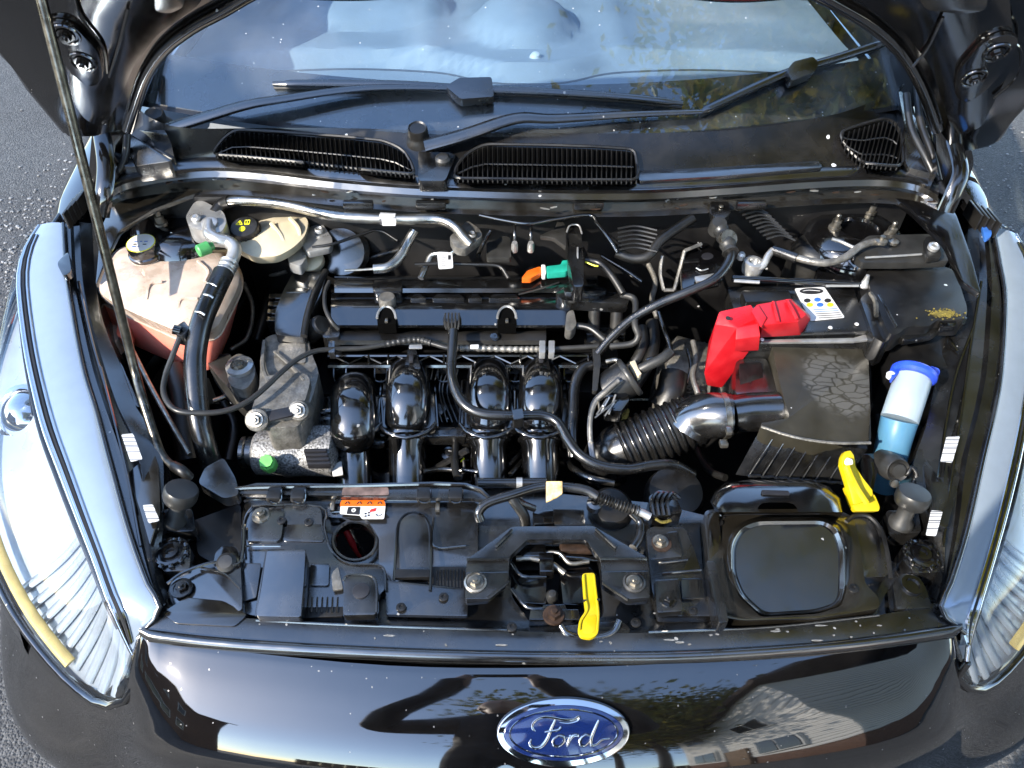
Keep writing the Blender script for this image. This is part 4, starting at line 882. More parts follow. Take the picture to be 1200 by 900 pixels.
# right air snorkel mouth
sn = thing('air_scoop', U(925, 660, .70), None, None); sn.parent = car; sn.location = WL[sn]-WL[car]
ring_o = [(852, 632), (864, 614), (884, 606), (968, 606), (986, 616), (994, 640), (996, 690), (990, 712), (960, 722), (890, 726), (862, 700), (852, 670)]
plate('scoop_surround', [(825, 600), (832, 597), (980, 596), (1000, 606), (1008, 640), (1014, 684), (1030, 700), (1031, 713), (960, 724), (870, 727), (842, 722), (832, 680)], .722, .03, M['brown'], sn, .004, r=6, holes=[[(925+(x-925)*.95, 668+(y-668)*.95) for x, y in ring_o]])
ring_o = [(852, 632), (864, 614), (884, 606), (968, 606), (986, 616), (994, 640), (996, 690), (990, 712), (960, 722), (890, 726), (862, 700), (852, 670)]
ring_i = [(862, 640), (872, 622), (890, 615), (964, 614), (978, 624), (984, 645), (984, 690), (980, 706), (955, 714), (896, 718), (872, 696), (862, 670)]
def zt(py, z): return z-.00030*max(0, py-618)
def rz(ring, z): return [U(x, y, zt(y, z)) for x, y in rp(ring, 10)]
ring_m = [(a*.45+c*.55, b*.45+d*.55) for (a, b), (c, d) in zip(ring_o, ring_i)]
loft('scoop_rim', [rz(ring_o, .715), rz(ring_o, .740), rz(ring_m, .745), rz(ring_i, .741), rz(ring_i, .722)], M['brown'], sn, closed=True, caps=False, smooth=60)
def bowl(t, z):
    cx_, cy_ = 922, 655; out = []
    for x, y in rp(ring_i, 10):
        xx, yy = cx_+(x-cx_)*t, cy_+(y-cy_)*t; v = max(0, (yy-612)/105); h = max(0, (xx-900)/90)
        out.append(U(xx, yy, z-.030*v**1.6-.004*h*h))
    return out
loft('scoop_floor', [rz(ring_i, .739), bowl(.985, .727), bowl(.9, .722), bowl(.72, .7205), bowl(.5, .720), bowl(.28, .720), bowl(.1, .720), bowl(.01, .720)], M['plg'], sn, closed=True, caps=True, smooth=60)
plate('scoop_side', [(829, 602), (842, 600), (846, 640), (848, 678), (832, 676)], .7235, .002, M['brown'], sn, .0006, r=2, tilt=10, roll=-10)
dome = [(838, 600), (832, 588), (838, 574), (852, 565), (880, 562), (950, 563), (972, 570), (985, 584), (988, 600)]
def dring(k, z): return [U(912+(x-912)*k, 600+(y-600)*k, z) for x, y in dome]
loft('scoop_dome', [dring(1, .70), dring(1.0, .735), dring(.985, .752), dring(.94, .764), dring(.8, .770), dring(.3, .772)], M['plg'], sn, closed=False, smooth=60)
plate('dome_slot', [(892, 574), (924, 575), (926, 580), (893, 579)], .7735, .002, M['ink'], sn, 0, r=2)
plate('side_tab', [(994, 612), (1000, 606), (1018, 606), (1030, 618), (1038, 645), (1042, 676), (1008, 676), (1004, 640)], .716, .02, M['sheen'], slam, .003, r=8, tilt=8, roll=-3)
tube('side_tab_rim', [(992, 611, .722), (1002, 604, .724), (1018, 605, .724), (1032, 620, .723), (1040, 648, .722), (1044, 678, .72)], .003, M['plm'], slam, seg=6)
plate('corner_ear', [(1046, 682), (1058, 672), (1076, 674), (1086, 690), (1092, 712), (1050, 714)], .716, .02, M['pl'], slam, .004)
lathe('hole_rim', U(1069, 686, .7165), (0, 0, 1), [(.014, 0), (.014, .003), (.009, .003), (.009, -.001), (.0005, -.001)], M['plg'], slam, 20)
# headlight mounting feet and rubber stops
for sx, (mx, my), (bxp, byp), stop in ((-1, (200, 648), (212, 578), (205, 610)), (1, (1080, 650), (1070, 582), (1056, 612))):
    plate('lamp_mount_plate', [(mx-20, my-16), (mx+16, my-18), (mx+24, my-6), (mx+22, my+20), (mx-8, my+22), (mx-22, my+6)], .720, .04, M['pl'], car, .003)
    lathe('lamp_mount', U(mx, my, .721), (0, 0, 1), [(.022, 0), (.021, .004), (.017, .005), (.016, .002), (.012, .002), (.011, .006), (.006, .006), (.005, .003), (.0005, .003)], M['dimpaint'], car, 24)
    for k in range(10):
        a = k*math.pi/5; box('mount_lug', U(mx, my, .724)+Vector((math.cos(a)*.021, math.sin(a)*.021, 0)), (.006, .006, .005), M['dimpaint'], car, .001, Matrix.Rotation(a, 3, 'Z'))
    plate('stop_base', [(stop[0]-18, stop[1]-14), (stop[0]+20, stop[1]-14), (stop[0]+24, stop[1]+12), (stop[0]-14, stop[1]+14)], .718, .03, M['pl'], car, .003)
    c = U(*stop, .72)
    tp = U(bxp, byp, .765)
    ax = (tp-c).normalized()
    lathe('bump_stop', c, ax, [(.017, -.005), (.016, .004), (.011, .01), (.011, max(.012, (tp-c).length-.014)), (.0205, (tp-c).length-.012), (.0225, (tp-c).length-.006), (.0225, (tp-c).length+.004), (.0205, (tp-c).length+.008), (.017, (tp-c).length+.0085), (.0005, (tp-c).length+.009)], M['grey'], car, 28, smooth=45)
# wing side of the slam panel
plate('side_link', [(240, 548), (262, 536), (276, 560), (280, 580), (262, 584), (232, 566)], .735, .02, M['pl'], slam, .004)
plate('side_web', [(226, 610), (282, 590), (284, 655), (250, 660), (232, 650)], .690, .01, M['plm'], slam, .002)

for x, y, z_ in ((330, 610, .7245), (362, 612, .7205), (440, 700, .706), (520, 700, .708), (470, 712, .708), (600, 735, .716), (745, 730, .716), (812, 716, .720), (1000, 690, .7225), (842, 612, .7235)):
    lathe('push_clip', U(x, y, z_), (0, 0, 1), [(.0065, 0), (.0062, .0018), (.003, .0022), (.0026, .001), (.0005, .001)], M['plm'], slam, 14)
for k in range(9): tube('deck_rib', [(512+k*4, 668, .7045), (512+k*4, 690, .704)], .0012, M['pl'], slam, seg=5, sub=2)
for k in range(6): tube('deck_rib', [(366+k*6, 700, .7035), (365+k*6, 718, .703)], .0013, M['pl'], slam, seg=5, sub=2)
for l in ([(388, 600, .7105), (440, 598, .7105), (455, 606, .7095)], [(508, 606, .7095), (508, 640, .7045), (546, 640, .7045)], [(286, 640, .7215), (330, 640, .7215)], [(772, 660, .7195), (806, 656, .7195)], [(776, 672, .7185), (822, 668, .7185)], [(848, 606, .7245), (860, 603, .7245), (960, 602, .7245)], [(300, 727, .7145), (420, 733, .7145), (600, 739, .7145)], [(760, 741, .7145), (900, 735, .7145), (1030, 721, .7145)]):
    tube('mould_line', l, .0014, M['sheen'], slam, seg=5, sub=4)
for k in range(5): box('embossed_mark', U(346+k*6, 602, .7222), (.004, .003+.001*(k % 2), .0006), M['pl'], slam, 0)

for l in ([(284, 652, .7185), (286, 612, .7225), (294, 596, .727), (305, 592, .727), (376, 594, .723), (380, 618, .719), (386, 640, .716), (398, 655, .714), (414, 661, .713), (442, 662, .713), (451, 670, .712), (452, 692, .710)],
          [(357, 645, .7405), (355, 682, .734), (352, 722, .728)], [(313, 645, .7405), (305, 690, .734), (300, 722, .728)], [(402, 680, .727), (408, 674, .7275), (432, 674, .7275), (441, 684, .727), (441, 718, .724)],
          [(845, 604, .727), (832, 602, .727), (834, 640, .727)], [(232, 664, .722), (262, 672, .722), (282, 690, .719)]):
    tube('edge_bead', l, .0016, M['sheen'], slam, seg=6, sub=4)

# ================================================================ engine
eng = thing('engine', (-.12, .42, .40), 'black four cylinder engine with glossy intake runners in the middle of the bay', 'engine')
def part(pts, z, depth, mat_, name, parent=None, bevel=.003, r=4, **k): return plate(name, pts, z, depth, M[mat_], parent or eng, bevel, r, **k)
box('engine_block', (-.12, .56, .50), (.56, .18, .3), M['dark'], eng, .01)
# cam cover: long rounded body with a shiny front shoulder
def bar(name, x0, x1, secs, mat_, parent=None, n=12, wob=0):
    """long body between two picture columns; secs are (py, z) along its section"""
    rr = []
    for k in range(n+1):
        x = x0+(x1-x0)*k/n
        rr.append([U(x, py, z) for py, z in secs])
    bm = bmesh.new(); V = [[bm.verts.new(p) for p in r] for r in rr]; m = len(secs)
    for a, b in zip(V, V[1:]):
        for j in range(m-1): bm.faces.new((a[j], a[j+1], b[j+1], b[j]))
    bm.faces.new(V[0][::-1]); bm.faces.new(V[-1])
    return finish(bm, name, M[mat_], parent or eng, smooth=40)
cover = bar('cam_cover', 388, 668, [(338, .70), (343, .764), (345, .769), (350, .7715), (362, .7705), (365, .769), (381, .7615), (384, .757), (387, .735), (390, .70)], 'plg')
bar('cover_rear_rail', 392, 700, [(322, .70), (325, .782), (327, .785), (329, .785), (338, .781), (343, .775), (346, .70)], 'plg', cover)
bar('cover_front_rail', 386, 640, [(386, .69), (388, .745), (391, .748), (399, .745), (404, .738), (406, .69)], 'plm', cover)
part([(438, 328), (470, 328), (472, 338), (436, 339)], .787, .012, 'pl', 'filler_step', cover)
part([(437, 338), (472, 338), (470, 343), (439, 344)], .782, .02, 'sheen', 'filler_step', cover)
lathe('cover_clip', U(454, 354, .775), (0, 0, 1), [(.014, -.01), (.015, .006), (.013, .012), (.0005, .012)], M['alu'], cover, 16)
for x in (453, 594):
    P = [U(x+11*math.cos(a), 374-14*max(0, math.sin(a))+ (6 if math.sin(a) < 0 else 0), .7745) for a in [k*math.pi/12 for k in range(24)]]
    plate3('cover_socket', P, (0, 0, -.02), M['holeshade'], cover, .002)  # black plug paints the darkness of an uncut hole
    bm = bmesh.new(); sweep(bm, [p+Vector((0, 0, .002)) for p in P[:13]], .0022, 6); finish(bm, 'socket_rim', M['alub'], cover, smooth=50)
    box('socket_bolt', U(x, 376, .776), (.005, .008, .006), M['zinc'], cover, .001)
part([(664, 366), (672, 362), (676, 380), (670, 388), (662, 386)], .776, .02, 'alu', 'end_boss', cover)
lathe('cover_screw', U(580, 395, .748), (0, -.3, 1), [(.008, 0), (.008, .002), (.004, .003), (.0005, .002)], M['plg'], cover, 14)
for k in range(4): tube('rail_lead', [(608+k*8, 345-k*2, .786), (628+k*6, 340-k*2, .788), (646+k*3, 334-k, .788)], .0015, M['grey'], cover, seg=5, sub=3)
for x0, x1 in ((480, 500), (506, 545), (548, 566), (572, 610)): part([(x0, 350), (x0+6, 345), (x1-6, 345), (x1, 350)], .776, .006, 'pl', 'rail_tab', cover, .001, 2)
# coil / injector block on the right of the cover
part([(650, 344), (662, 338), (728, 342), (738, 350), (734, 356), (660, 352)], .787, .02, 'pl', 'coil_top')
part([(662, 334), (700, 334), (712, 340), (700, 345), (660, 342)], .792, .012, 'sheen', 'coil_top')
for x in (696, 722):
    lathe('coil_post', U(x, 380, .74), (0, .45, .9), [(.0105, -.03), (.0105, .028), (.013, .03), (.013, .038), (.009, .04), (.0005, .04)], M['grey'], eng, 18)
part([(686, 384), (732, 384), (734, 392), (686, 392)], .735, .03, 'pl', 'coil_base')
# orange and teal plug behind the cover
part([(611, 326), (618, 317), (633, 312), (636, 318), (622, 326)], .80, .01, 'orange', 'plug_boot', None, .002, 2)
part([(634, 310), (639, 310), (640, 322), (635, 322)], .803, .01, 'white', 'plug_collar', None, .002, 2)
part([(640, 312), (657, 310), (659, 305), (672, 305), (672, 309), (664, 318), (641, 320)], .806, .012, 'teal', 'plug_body', None, .002, 2)
# timing side on the left
tc_ = part([(344, 318), (384, 318), (376, 345), (362, 370), (358, 396), (322, 392), (322, 366), (332, 340)], .772, .14, 'sheen', 'timing_cover', None, .006, 6, tilt=10)
part([(346, 324), (371, 324), (366, 332), (346, 336)], .776, .004, 'pl', 'cover_step', tc_, .001, 2)
part([(338, 336), (363, 337), (360, 342), (334, 342)], .778, .006, 'sheen', 'cover_step', tc_, .002, 2)
for k in range(4): part([(316-k, 344+k*9), (334-k*3, 344+k*9), (332-k*3, 349+k*9), (315-k, 349+k*9)], .76-k*.004, .04, 'plg', 'timing_rib', tc_, .002, 1)
tube('cover_seam', [(382, 318, .782), (368, 345, .780), (360, 370, .775), (356, 394, .765)], .006, M['rub'], tc_, seg=8)
lathe('cam_sensor', U(372, 384, .75), (.6, -.2, .6), [(.018, -.03), (.018, .012), (.014, .016), (.0005, .017)], M['plm'], eng, 20)
part([(384, 364), (398, 370), (398, 395), (378, 396), (376, 378)], .752, .05, 'pl', 'sensor_block')
tube('breather_pipe', [(386, 330, .792), (381, 342, .79), (381, 360, .785), (388, 376, .778), (397, 386, .765)], .0036, M['grey'], eng)
# aluminium engine mount and alternator bracket
mt = part([(306, 410), (310, 396), (322, 391), (362, 394), (362, 406), (374, 436), (366, 466), (350, 500), (312, 502), (303, 470)], .742, .12, 'alu', 'mount_casting', None, .006, 6)
part([(326, 402), (358, 402), (358, 425), (340, 425), (326, 412)], .745, .01, 'alu', 'casting_web', mt, .002, 3)
part([(306, 446), (312, 440), (356, 436), (364, 444), (360, 462), (352, 482), (300, 490), (294, 482)], .757, .03, 'alu', 'mount_arm', mt, .004, 5)
for p, rr_ in (((302, 492), .017), ((351, 481), .015)):
    lathe('arm_boss', U(*p, .752), (0, -.7, .7), [(rr_, -.03), (rr_, .006), (rr_*.7, .009), (.0005, .009)], M['alu'], mt, 20); bolt(U(*p, .752)+Vector((0, -.006, .007)), .008, M['zinc'], mt, (0, -.7, .7))
part([(312, 482), (342, 476), (344, 486), (316, 493)], .7585, .003, 'ink', 'arm_slot', mt, .0005, 2)
tube('casting_ridge', [(310, 400, .748), (308, 430, .75), (316, 452, .756)], .004, M['alu'], mt, seg=6)
tube('casting_ridge', [(322, 412, .748), (340, 428, .75), (356, 446, .756)], .003, M['alu'], mt, seg=6)
part([(264, 424), (280, 412), (298, 424), (300, 440), (288, 458), (268, 452)], .735, .05, 'alu', 'mount_foot', mt, .006, 8)
lathe('mount_bush', U(281, 430, .738), (0, 0, 1), [(.022, -.02), (.022, .004), (.014, .006), (.013, .001), (.0005, .001)], M['alub'], mt, 24); bolt(U(281, 430, .741), .009, M['zinc'], mt)
part([(240, 420), (268, 412), (285, 440), (302, 470), (280, 466), (254, 440)], .715, .05, 'grey', 'mount_rubber', mt, .008, 6)
alt = thing('alternator', U(345, 530, .64), 'mottled grey alternator with black pulley and green cap low beside the runners', 'alternator')
def along(a, b, name, prof, mat_, parent, seg=28, smooth=40):
    d = (b-a); L_ = d.length; return lathe(name, a, d, [(r, t*L_) for r, t in prof], M[mat_], parent, seg, smooth)
a_, b_ = U(300, 530, .66), U(396, 532, .66)
along(a_, b_, 'casing', [(.030, 0), (.036, .04), (.036, .55), (.034, .6), (.036, .64), (.036, .95), (.02, 1)], 'mott', alt)
along(a_ - (b_-a_)*.17, a_, 'pulley', [(.020, 0), (.0255, .08), (.0255, .35), (.0235, .45), (.0255, .55), (.0255, .95), (.018, 1)], 'pl', alt)
for k in range(4): box('cooling_slot', U(370+k*1.5, 538+k*5-8, .690), (.035, .006, .012), M['ink'], alt, .002)
box('casing_rib', U(335, 515, .692), (.09, .010, .012), M['mott'], alt, .003)
box('casing_rib', U(370, 507, .690), (.05, .02, .014), M['mott'], alt, .003)
lathe('terminal_cap', U(314, 543, .694), (0, -.35, .9), [(.0125, -.012), (.0125, .004), (.0105, .007), (.010, .012), (.0005, .0125)], M['bgreen'], alt, 8, smooth=20)
for k in range(5): part([(366, 480+k*9), (392, 478+k*9), (392, 482+k*9), (364, 484+k*9)], .69-k*.006, .03, 'sheen', 'block_fin', None, .001, 1)
# intake manifold: four runners with ears, clamps and lower pipes
def runner(xc, top, w=1.0):
    q = thing('intake_runner', U(xc, 480, .66), None, None); q.parent = eng; q.location = WL[q]-WL[eng]
    P = [U(xc, top-2, .668), U(xc, top+8, .698), U(xc, top+24, .710), U(xc, top+44, .702), U(xc-1, top+64, .682), U(xc-1, 506, .662)]
    bm = bmesh.new(); sweep(bm, cat(P, 8), lambda t: (.036 if t > .25 else .036*(.5+.5*math.sin(t/.25*math.pi/2)))*w, 24, flat=.75); finish(bm, 'curved_pipe', M['plg'], q, smooth=60)
    for s in (-1, 1):
        plate('side_ear', [(xc+s*20, top+18), (xc+s*30, top+16), (xc+s*33, 500), (xc+s*18, 502)], .682, .02, M['plg'], q, .003, 2)
        tube('ear_edge', [(xc+s*31, top+18, .686), (xc+s*33, 470, .684), (xc+s*35, 500, .68)], .002, M['plg'], q, seg=6, sub=3)
    c1 = U(xc-1, 510, .652); axv = (U(xc, 552, .622)-c1).normalized()
    lathe('clamp_ring', c1-axv*.006, axv, [(.038, -.004), (.0425, 0), (.0425, .008), (.037, .011), (.0375, .015), (.034, .018)], M['sheen'], q, 28, smooth=50)
    lathe('lower_pipe', c1, axv, [(.034, 0), (.0345, .012), (.0305, .02), (.0305, .085), (.032, .09)], M['plg'], q, 28, smooth=50)
    tube('clamp_collar', [(xc-34, 497, .690), (xc-24, 507, .694), (xc-2, 513, .694), (xc+20, 507, .694), (xc+33, 496, .690)], .0032, M['plg'], q, seg=8)
    box('collar_tab', U(xc-1, 507, .695), (.006, .006, .008), M['plg'], q, .001)
    return q
runner(414, 447); runner(478, 428); runner(573, 428); runner(634, 428)
part([(446, 499), (545, 501), (545, 512), (446, 512)], .662, .02, 'pl', 'runner_bridge', None, .003, 2)
tube('bridge_edge', [(446, 510, .668), (500, 511, .668), (546, 511, .668)], .0022, M['sheen'], eng, seg=6, sub=3)
part([(430, 512), (446, 514), (452, 518), (444, 522), (430, 519)], .664, .01, 'pl', 'clamp_link')
part([(660, 430), (672, 428), (676, 510), (660, 512)], .68, .03, 'pl', 'plenum_side')
part([(390, 512), (400, 512), (400, 556), (388, 556)], .655, .004, 'sheen', 'heat_shield', None, .001, 2)
part([(388, 546), (400, 540), (402, 556), (390, 558)], .657, .002, 'white', 'paper_tag', None, .0004, 1)
for (xa, xb) in ((505, 538), (603, 606)): pass
box('plenum', U(520, 470, .56)+Vector((0, .03, -.04)), (.42, .08, .10), M['dark'], eng, .02)
part([(500, 430), (545, 430), (545, 500), (500, 500)], .62, .05, 'dark', 'plenum_web', None, .006)
lathe('plenum_port', U(514, 478, .632), (0, -.4, .9), [(.014, -.01), (.014, .005), (.009, .006), (.008, 0), (.0005, 0)], M['pl'], eng, 18)
# injector rail truss
bar('injector_rail', 384, 712, [(424, .66), (425, .712), (428, .716), (431, .712), (433, .66)], 'sheen')
bar('truss_top_rail', 384, 700, [(413, .68), (414, .722), (416, .724), (418, .722), (419, .69)], 'plg')
tl = []
for k in range(8):
    x = 390+k*38; tl.append([(x, 417, .722), (x+19, 426, .716)]); tl.append([(x+19, 426, .716), (x+38, 417, .722)])
for l in tl: tube('truss_web', l, .0018, M['plg'], eng, seg=5, sub=2)
for x in (432, 455, 520, 610, 690): tube('truss_post', [(x, 415, .724), (x, 428, .716)], .002, M['plg'], eng, seg=5, sub=2)
for x in (482, 634):
    part([(x-8, 432), (x-4, 408), (x+5, 407), (x+11, 432)], .733, .05, 'pl', 'injector', None, .003, 2); box('injector_plug', U(x, 420, .738), (.007, .016, .006), M['ink'], eng, .001)
for x in (398, 446, 520, 560, 604, 668):
    box('harness_clip', U(x, 432, .70), (.02, .012, .014), M['pl'], eng, .003); tube('clip_wire', [(x-7, 432, .71), (x-6, 446, .70), (x+6, 446, .70), (x+8, 432, .71)], .0015, M['plg'], eng, seg=5, sub=3)
# items in the gaps between the runners
lathe('knock_sensor', U(526, 533, .61), (0, -.3, 1), [(.012, -.01), (.012, .006), (.006, .007), (.006, .012), (.0005, .012)], M['pl'], eng, 18)
tube('sensor_lead', [(526, 528, .63), (540, 532, .63), (544, 548, .62), (540, 562, .61)], .003, M['rub'], eng)
tube('yellow_tick', [(540, 541, .64), (544, 537, .64)], .0012, M['inky'], eng, sub=2, seg=5)
tube('lower_harness', [(536, 560, .66), (533, 545, .65), (534, 520, .645)], .006, M['rub'], eng)
for pts in ([(497, 552, .64), (520, 550, .63), (560, 553, .64)], [(596, 545, .63), (610, 530, .62), (618, 520, .62)], [(598, 556, .64), (612, 540, .62)]): tube('lower_bracket', pts, .004, M['pl'], eng)
tube('throttle_post', [(603, 458, .70), (603, 480, .68), (602, 500, .66)], .004, M['plg'], eng)

# ================================================================ battery, terminal cover, hold-down
bat = thing('battery', U(950, 360, .60), 'black car battery under a red terminal cover with white printed label', 'battery')
plate('case', [(852, 336), (1006, 332), (1030, 398), (872, 402)], .800, .17, M['pl'], bat, .004, 4)
plate('case_top', [(868, 340), (1000, 337), (1018, 388), (884, 392)], .812, .014, M['pl'], bat, .003, 4)
plate('vent_strip', [(870, 342), (925, 341), (928, 352), (874, 354)], .818, .008, M['plm'], bat, .002, 2)
plate('front_ledge', [(890, 398), (1000, 396), (1014, 392), (1026, 397), (1000, 400), (892, 401)], .8035, .004, M['alub'], bat, .001, 1)  # bright metal strip paints the sun glint on the battery's front edge
lbl = plate('label', [(931, 338), (966, 336), (990, 372), (950, 376)], .8135, .0008, M['white'], bat, 0, 2)
def ovalp(cx, cy, rx, ry, z, mat_, name, parent, n=16): plate3(name, [U(cx+rx*math.cos(2*math.pi*k/n), cy+ry*math.sin(2*math.pi*k/n), z) for k in range(n)], (0, 0, -.0005), M[mat_], parent, 0)
ovalp(951, 341, 14, 3.6, .8142, 'ink', 'printed_oval', lbl); tube('printed_line', [(941, 341, .8146), (948, 340, .8146), (961, 341, .8146)], .0005, M['white'], lbl, seg=4, sub=3)
for cx, cy, m_ in ((946, 352, 'grey'), (958, 351, 'inkb'), (970, 352, 'grey'), (949, 357, 'inky'), (961, 357, 'inkb'), (973, 357, 'inky')): ovalp(cx, cy, 4, 2.4, .8142, m_, 'printed_symbol', lbl, 12)
for k in range(5): tube('printed_line', [(953+k*1.5, 363+k*2.4, .8142), (981+k*1.5, 361.5+k*2.4, .8142)], .0007, M['inkb' if k < 2 else 'ink'], lbl, seg=4, sub=2)
for p in ((973, 384), (1004, 380), (893, 398)): lathe('water_spot', U(*p, .8135), (0, 0, 1), [(.0035, 0), (.003, .0012), (.0005, .0014)], M['white'], bat, 10)
tcv = thing('terminal_cover', U(885, 380, .80), None, None); tcv.parent = bat; tcv.location = WL[tcv]-WL[bat]
# left leg drops over the terminal, right box lies on the battery
def prism(name, rings, mat_, parent, bevel=.003): return loft(name, [us(r) for r in rings], M[mat_], parent, bevel=bevel, smooth=30)
def hull(name, pts, mat_, parent, bevel=.003):
    bm = bmesh.new()
    for q in us(pts): bm.verts.new(q)
    r_ = bmesh.ops.convex_hull(bm, input=bm.verts)
    bmesh.ops.delete(bm, geom=list({v for v in r_['geom_interior'] if isinstance(v, bmesh.types.BMVert)}), context='VERTS')
    bmesh.ops.dissolve_limit(bm, angle_limit=R(16), verts=bm.verts, edges=bm.edges)
    return finish(bm, name, M[mat_], parent, bevel*.6, 2, smooth=22)
hull('cover_leg', [(843, 365, .842), (880, 357, .847), (889, 372, .843), (864, 384, .838), (838, 380, .830), (825, 438, .74), (828, 452, .70), (846, 455, .70), (868, 414, .765), (884, 404, .80), (831, 398, .785), (884, 376, .80), (880, 362, .80)], 'red', tcv, .004)
hull('cover_flap', [(863, 384, .842), (889, 379, .847), (891, 394, .836), (889, 411, .802), (861, 412, .797), (862, 398, .83), (884, 376, .81)], 'red', tcv, .003)
hull('cover_box', [(886, 357, .848), (926, 350, .846), (945, 368, .842), (935, 377, .843), (912, 379, .845), (894, 381, .846), (950, 374, .826), (938, 393, .808), (912, 395, .808), (890, 396, .808), (882, 374, .815), (928, 350, .815), (950, 370, .815)], 'red', tcv, .003)
hull('cover_hump', [(880, 364, .850), (888, 356, .852), (898, 372, .851), (892, 384, .848), (880, 372, .83), (896, 388, .82), (902, 378, .83)], 'red', tcv, .003)
tube('cover_ridge', [(912, 377, .847), (908, 362, .849), (906, 354, .849)], .0025, M['red'], tcv, seg=6)
tube('cover_ridge', [(934, 374, .847), (928, 362, .849), (922, 352, .849)], .0028, M['red'], tcv, seg=6)
lathe('cover_hole', U(853, 373, .846), (0, -.2, 1), [(.004, 0), (.004, .0006), (.0005, .0008)], M['ink'], tcv, 10)
# hold-down strap across the back edge with lead clamp and cables
hd = thing('battery_clamp', U(935, 328, .81), 'dark metal battery hold-down bar with bright end nut behind the printed label', 'bracket')
tube('bar', [(858, 326, .826), (900, 328, .828), (960, 331, .828), (1012, 333, .826)], .0055, M['dimpaint'], hd, seg=8)
tube('bar_glint', [(860, 329, .829), (890, 331, .831)], .003, M['alub'], hd, seg=6, sub=2)  # bright strips paint sun glints along the dark bar
tube('bar_glint', [(968, 335, .831), (1006, 335, .831)], .0022, M['alub'], hd, seg=6, sub=2)
lathe('end_nut', U(1012, 335, .824), (0, 0, 1), [(.009, 0), (.009, .003), (.006, .006), (.0045, .014), (.003, .022), (.0005, .023)], M['alub'], hd, 12)
neg = thing('battery_lead', U(880, 310, .82), 'bright metal battery lead with clamp looping to the inner wing behind the battery', 'cable')
lathe('clamp', U(882, 313, .832), (0, 0, 1), [(.016, -.01), (.018, .0), (.016, .012), (.010, .013), (.009, .006), (.0005, .006)], M['alub'], neg, 20)
tube('clamp_arm', [(880, 316, .835), (893, 312, .84), (900, 300, .85), (906, 293, .855)], .006, M['alub'], neg)
lathe('clamp_nut', U(868, 303, .838), (0, 0, 1), [(.007, 0), (.007, .008), (.004, .012), (.0005, .012)], M['alub'], neg, 8, smooth=20)
tube('lead', [(906, 293, .855), (920, 298, .857), (945, 305, .86), (968, 308, .862), (990, 302, .865), (1006, 290, .87), (1022, 284, .872), (1034, 284, .872)], .0062, M['alu'], neg)
tube('lead_sleeve', [(906, 293, .855), (918, 297, .857), (934, 303, .859)], .0085, M['hose'], neg)
lathe('earth_ring', U(1032, 284, .874), (0, 0, 1), [(.010, 0), (.010, .004), (.0045, .006), (.0045, .012), (.0005, .012)], M['zinc'], neg, 12)
tube('lead_tail', [(1000, 290, .87), (985, 283, .872), (975, 280, .874)], .003, M['alub'], neg)

# fuse box
fb = thing('fuse_box', U(1070, 350, .62), 'square black fuse box with mossy lid beside the battery', 'fuse box')
plate('base', [(1034, 380), (1130, 374), (1122, 430), (1045, 428)], .775, .12, M['plm'], fb, .004, 4)
plate('lid', [(1014, 320), (1022, 313), (1105, 311), (1120, 318), (1134, 362), (1132, 374), (1098, 374), (1090, 382), (1062, 383), (1052, 392), (1042, 392), (1022, 345)], .832, .035, M['plm'], fb, .005, 6)
plate('lid_flange', [(1052, 392), (1064, 382), (1092, 381), (1100, 373), (1134, 372), (1130, 380), (1104, 384), (1094, 392), (1060, 398)], .815, .012, M['pl'], fb, .002, 2)
plate('latch', [(1101, 374), (1121, 374), (1120, 382), (1102, 383)], .828, .01, M['plg'], fb, .002, 2)
plate('side_clip', [(1008, 350), (1018, 340), (1028, 343), (1046, 396), (1036, 402), (1024, 395)], .822, .05, M['pl'], fb, .003, 3)
tube('clip_band', [(1020, 344, .83), (1026, 354, .832), (1027, 370, .83)], .004, M['zinc'], fb, seg=6)
bm = bmesh.new()
for k in range(260):
    c = U(1106+random.gauss(0, 8), 368+random.gauss(0, 2.4), .8325); bmesh.ops.create_icosphere(bm, subdivisions=1, radius=random.uniform(.0006, .0018), matrix=Matrix.Translation(c))
tag(finish(bm, 'moss_patch', M['moss'], fb), None, None, kind='stuff')
plate('edge_highlight', [(1028, 345), (1031, 344), (1052, 382), (1049, 384)], .8335, .002, M['sheen'], fb, .0005, 1)

# air filter box
af = thing('air_filter_box', U(955, 470, .62), 'dusty black air filter box with dried water marks on its lid', 'air filter')
lidp = [(904, 402), (960, 402), (1012, 408), (1018, 420), (1021, 516), (1014, 521), (960, 518), (898, 504), (890, 496), (926, 490), (914, 450)]
plate('lid', lidp, .780, .03, M['lid'], af, .005, 5, tilt=4, roll=-4)
plate('lid_step', [(862, 424), (870, 420), (898, 420), (906, 440), (912, 464), (880, 464), (862, 462)], .768, .05, M['sheen'], af, .005, 4)
plate('step_window', [(866, 426), (892, 424), (897, 456), (868, 458)], .7695, .002, M['plm'], af, .0005, 3, tilt=10, roll=-4)
def sk(px, py, z): return U(px, py, z)
ft = [(890, 500), (930, 512), (970, 518), (1016, 522)]; fbm = [(862, 556), (905, 562), (950, 565), (990, 566)]
loft('front_wall', [[U(x, y, .776) for x, y in ft], [U(x, y, .765)-Vector((0, .002, 0)) for x, y in [(a, b+3) for a, b in ft]], [U(x, y, .70) for x, y in fbm], [U(x, y, .60) for x, y in fbm]], M['pl'], af, closed=False, smooth=25)
loft('side_wall', [[U(1018, 410, .776), U(1021, 470, .776), U(1018, 521, .776)], [U(1022, 420, .68), U(1024, 475, .66), U(992, 566, .66)]], M['pl'], af, closed=False, smooth=25)
tube('lid_lip', [(892, 500, .7815), (930, 512, .7815), (975, 519, .7815), (1020, 519, .7815)], .0022, M['alu'], af, seg=6, sub=3)
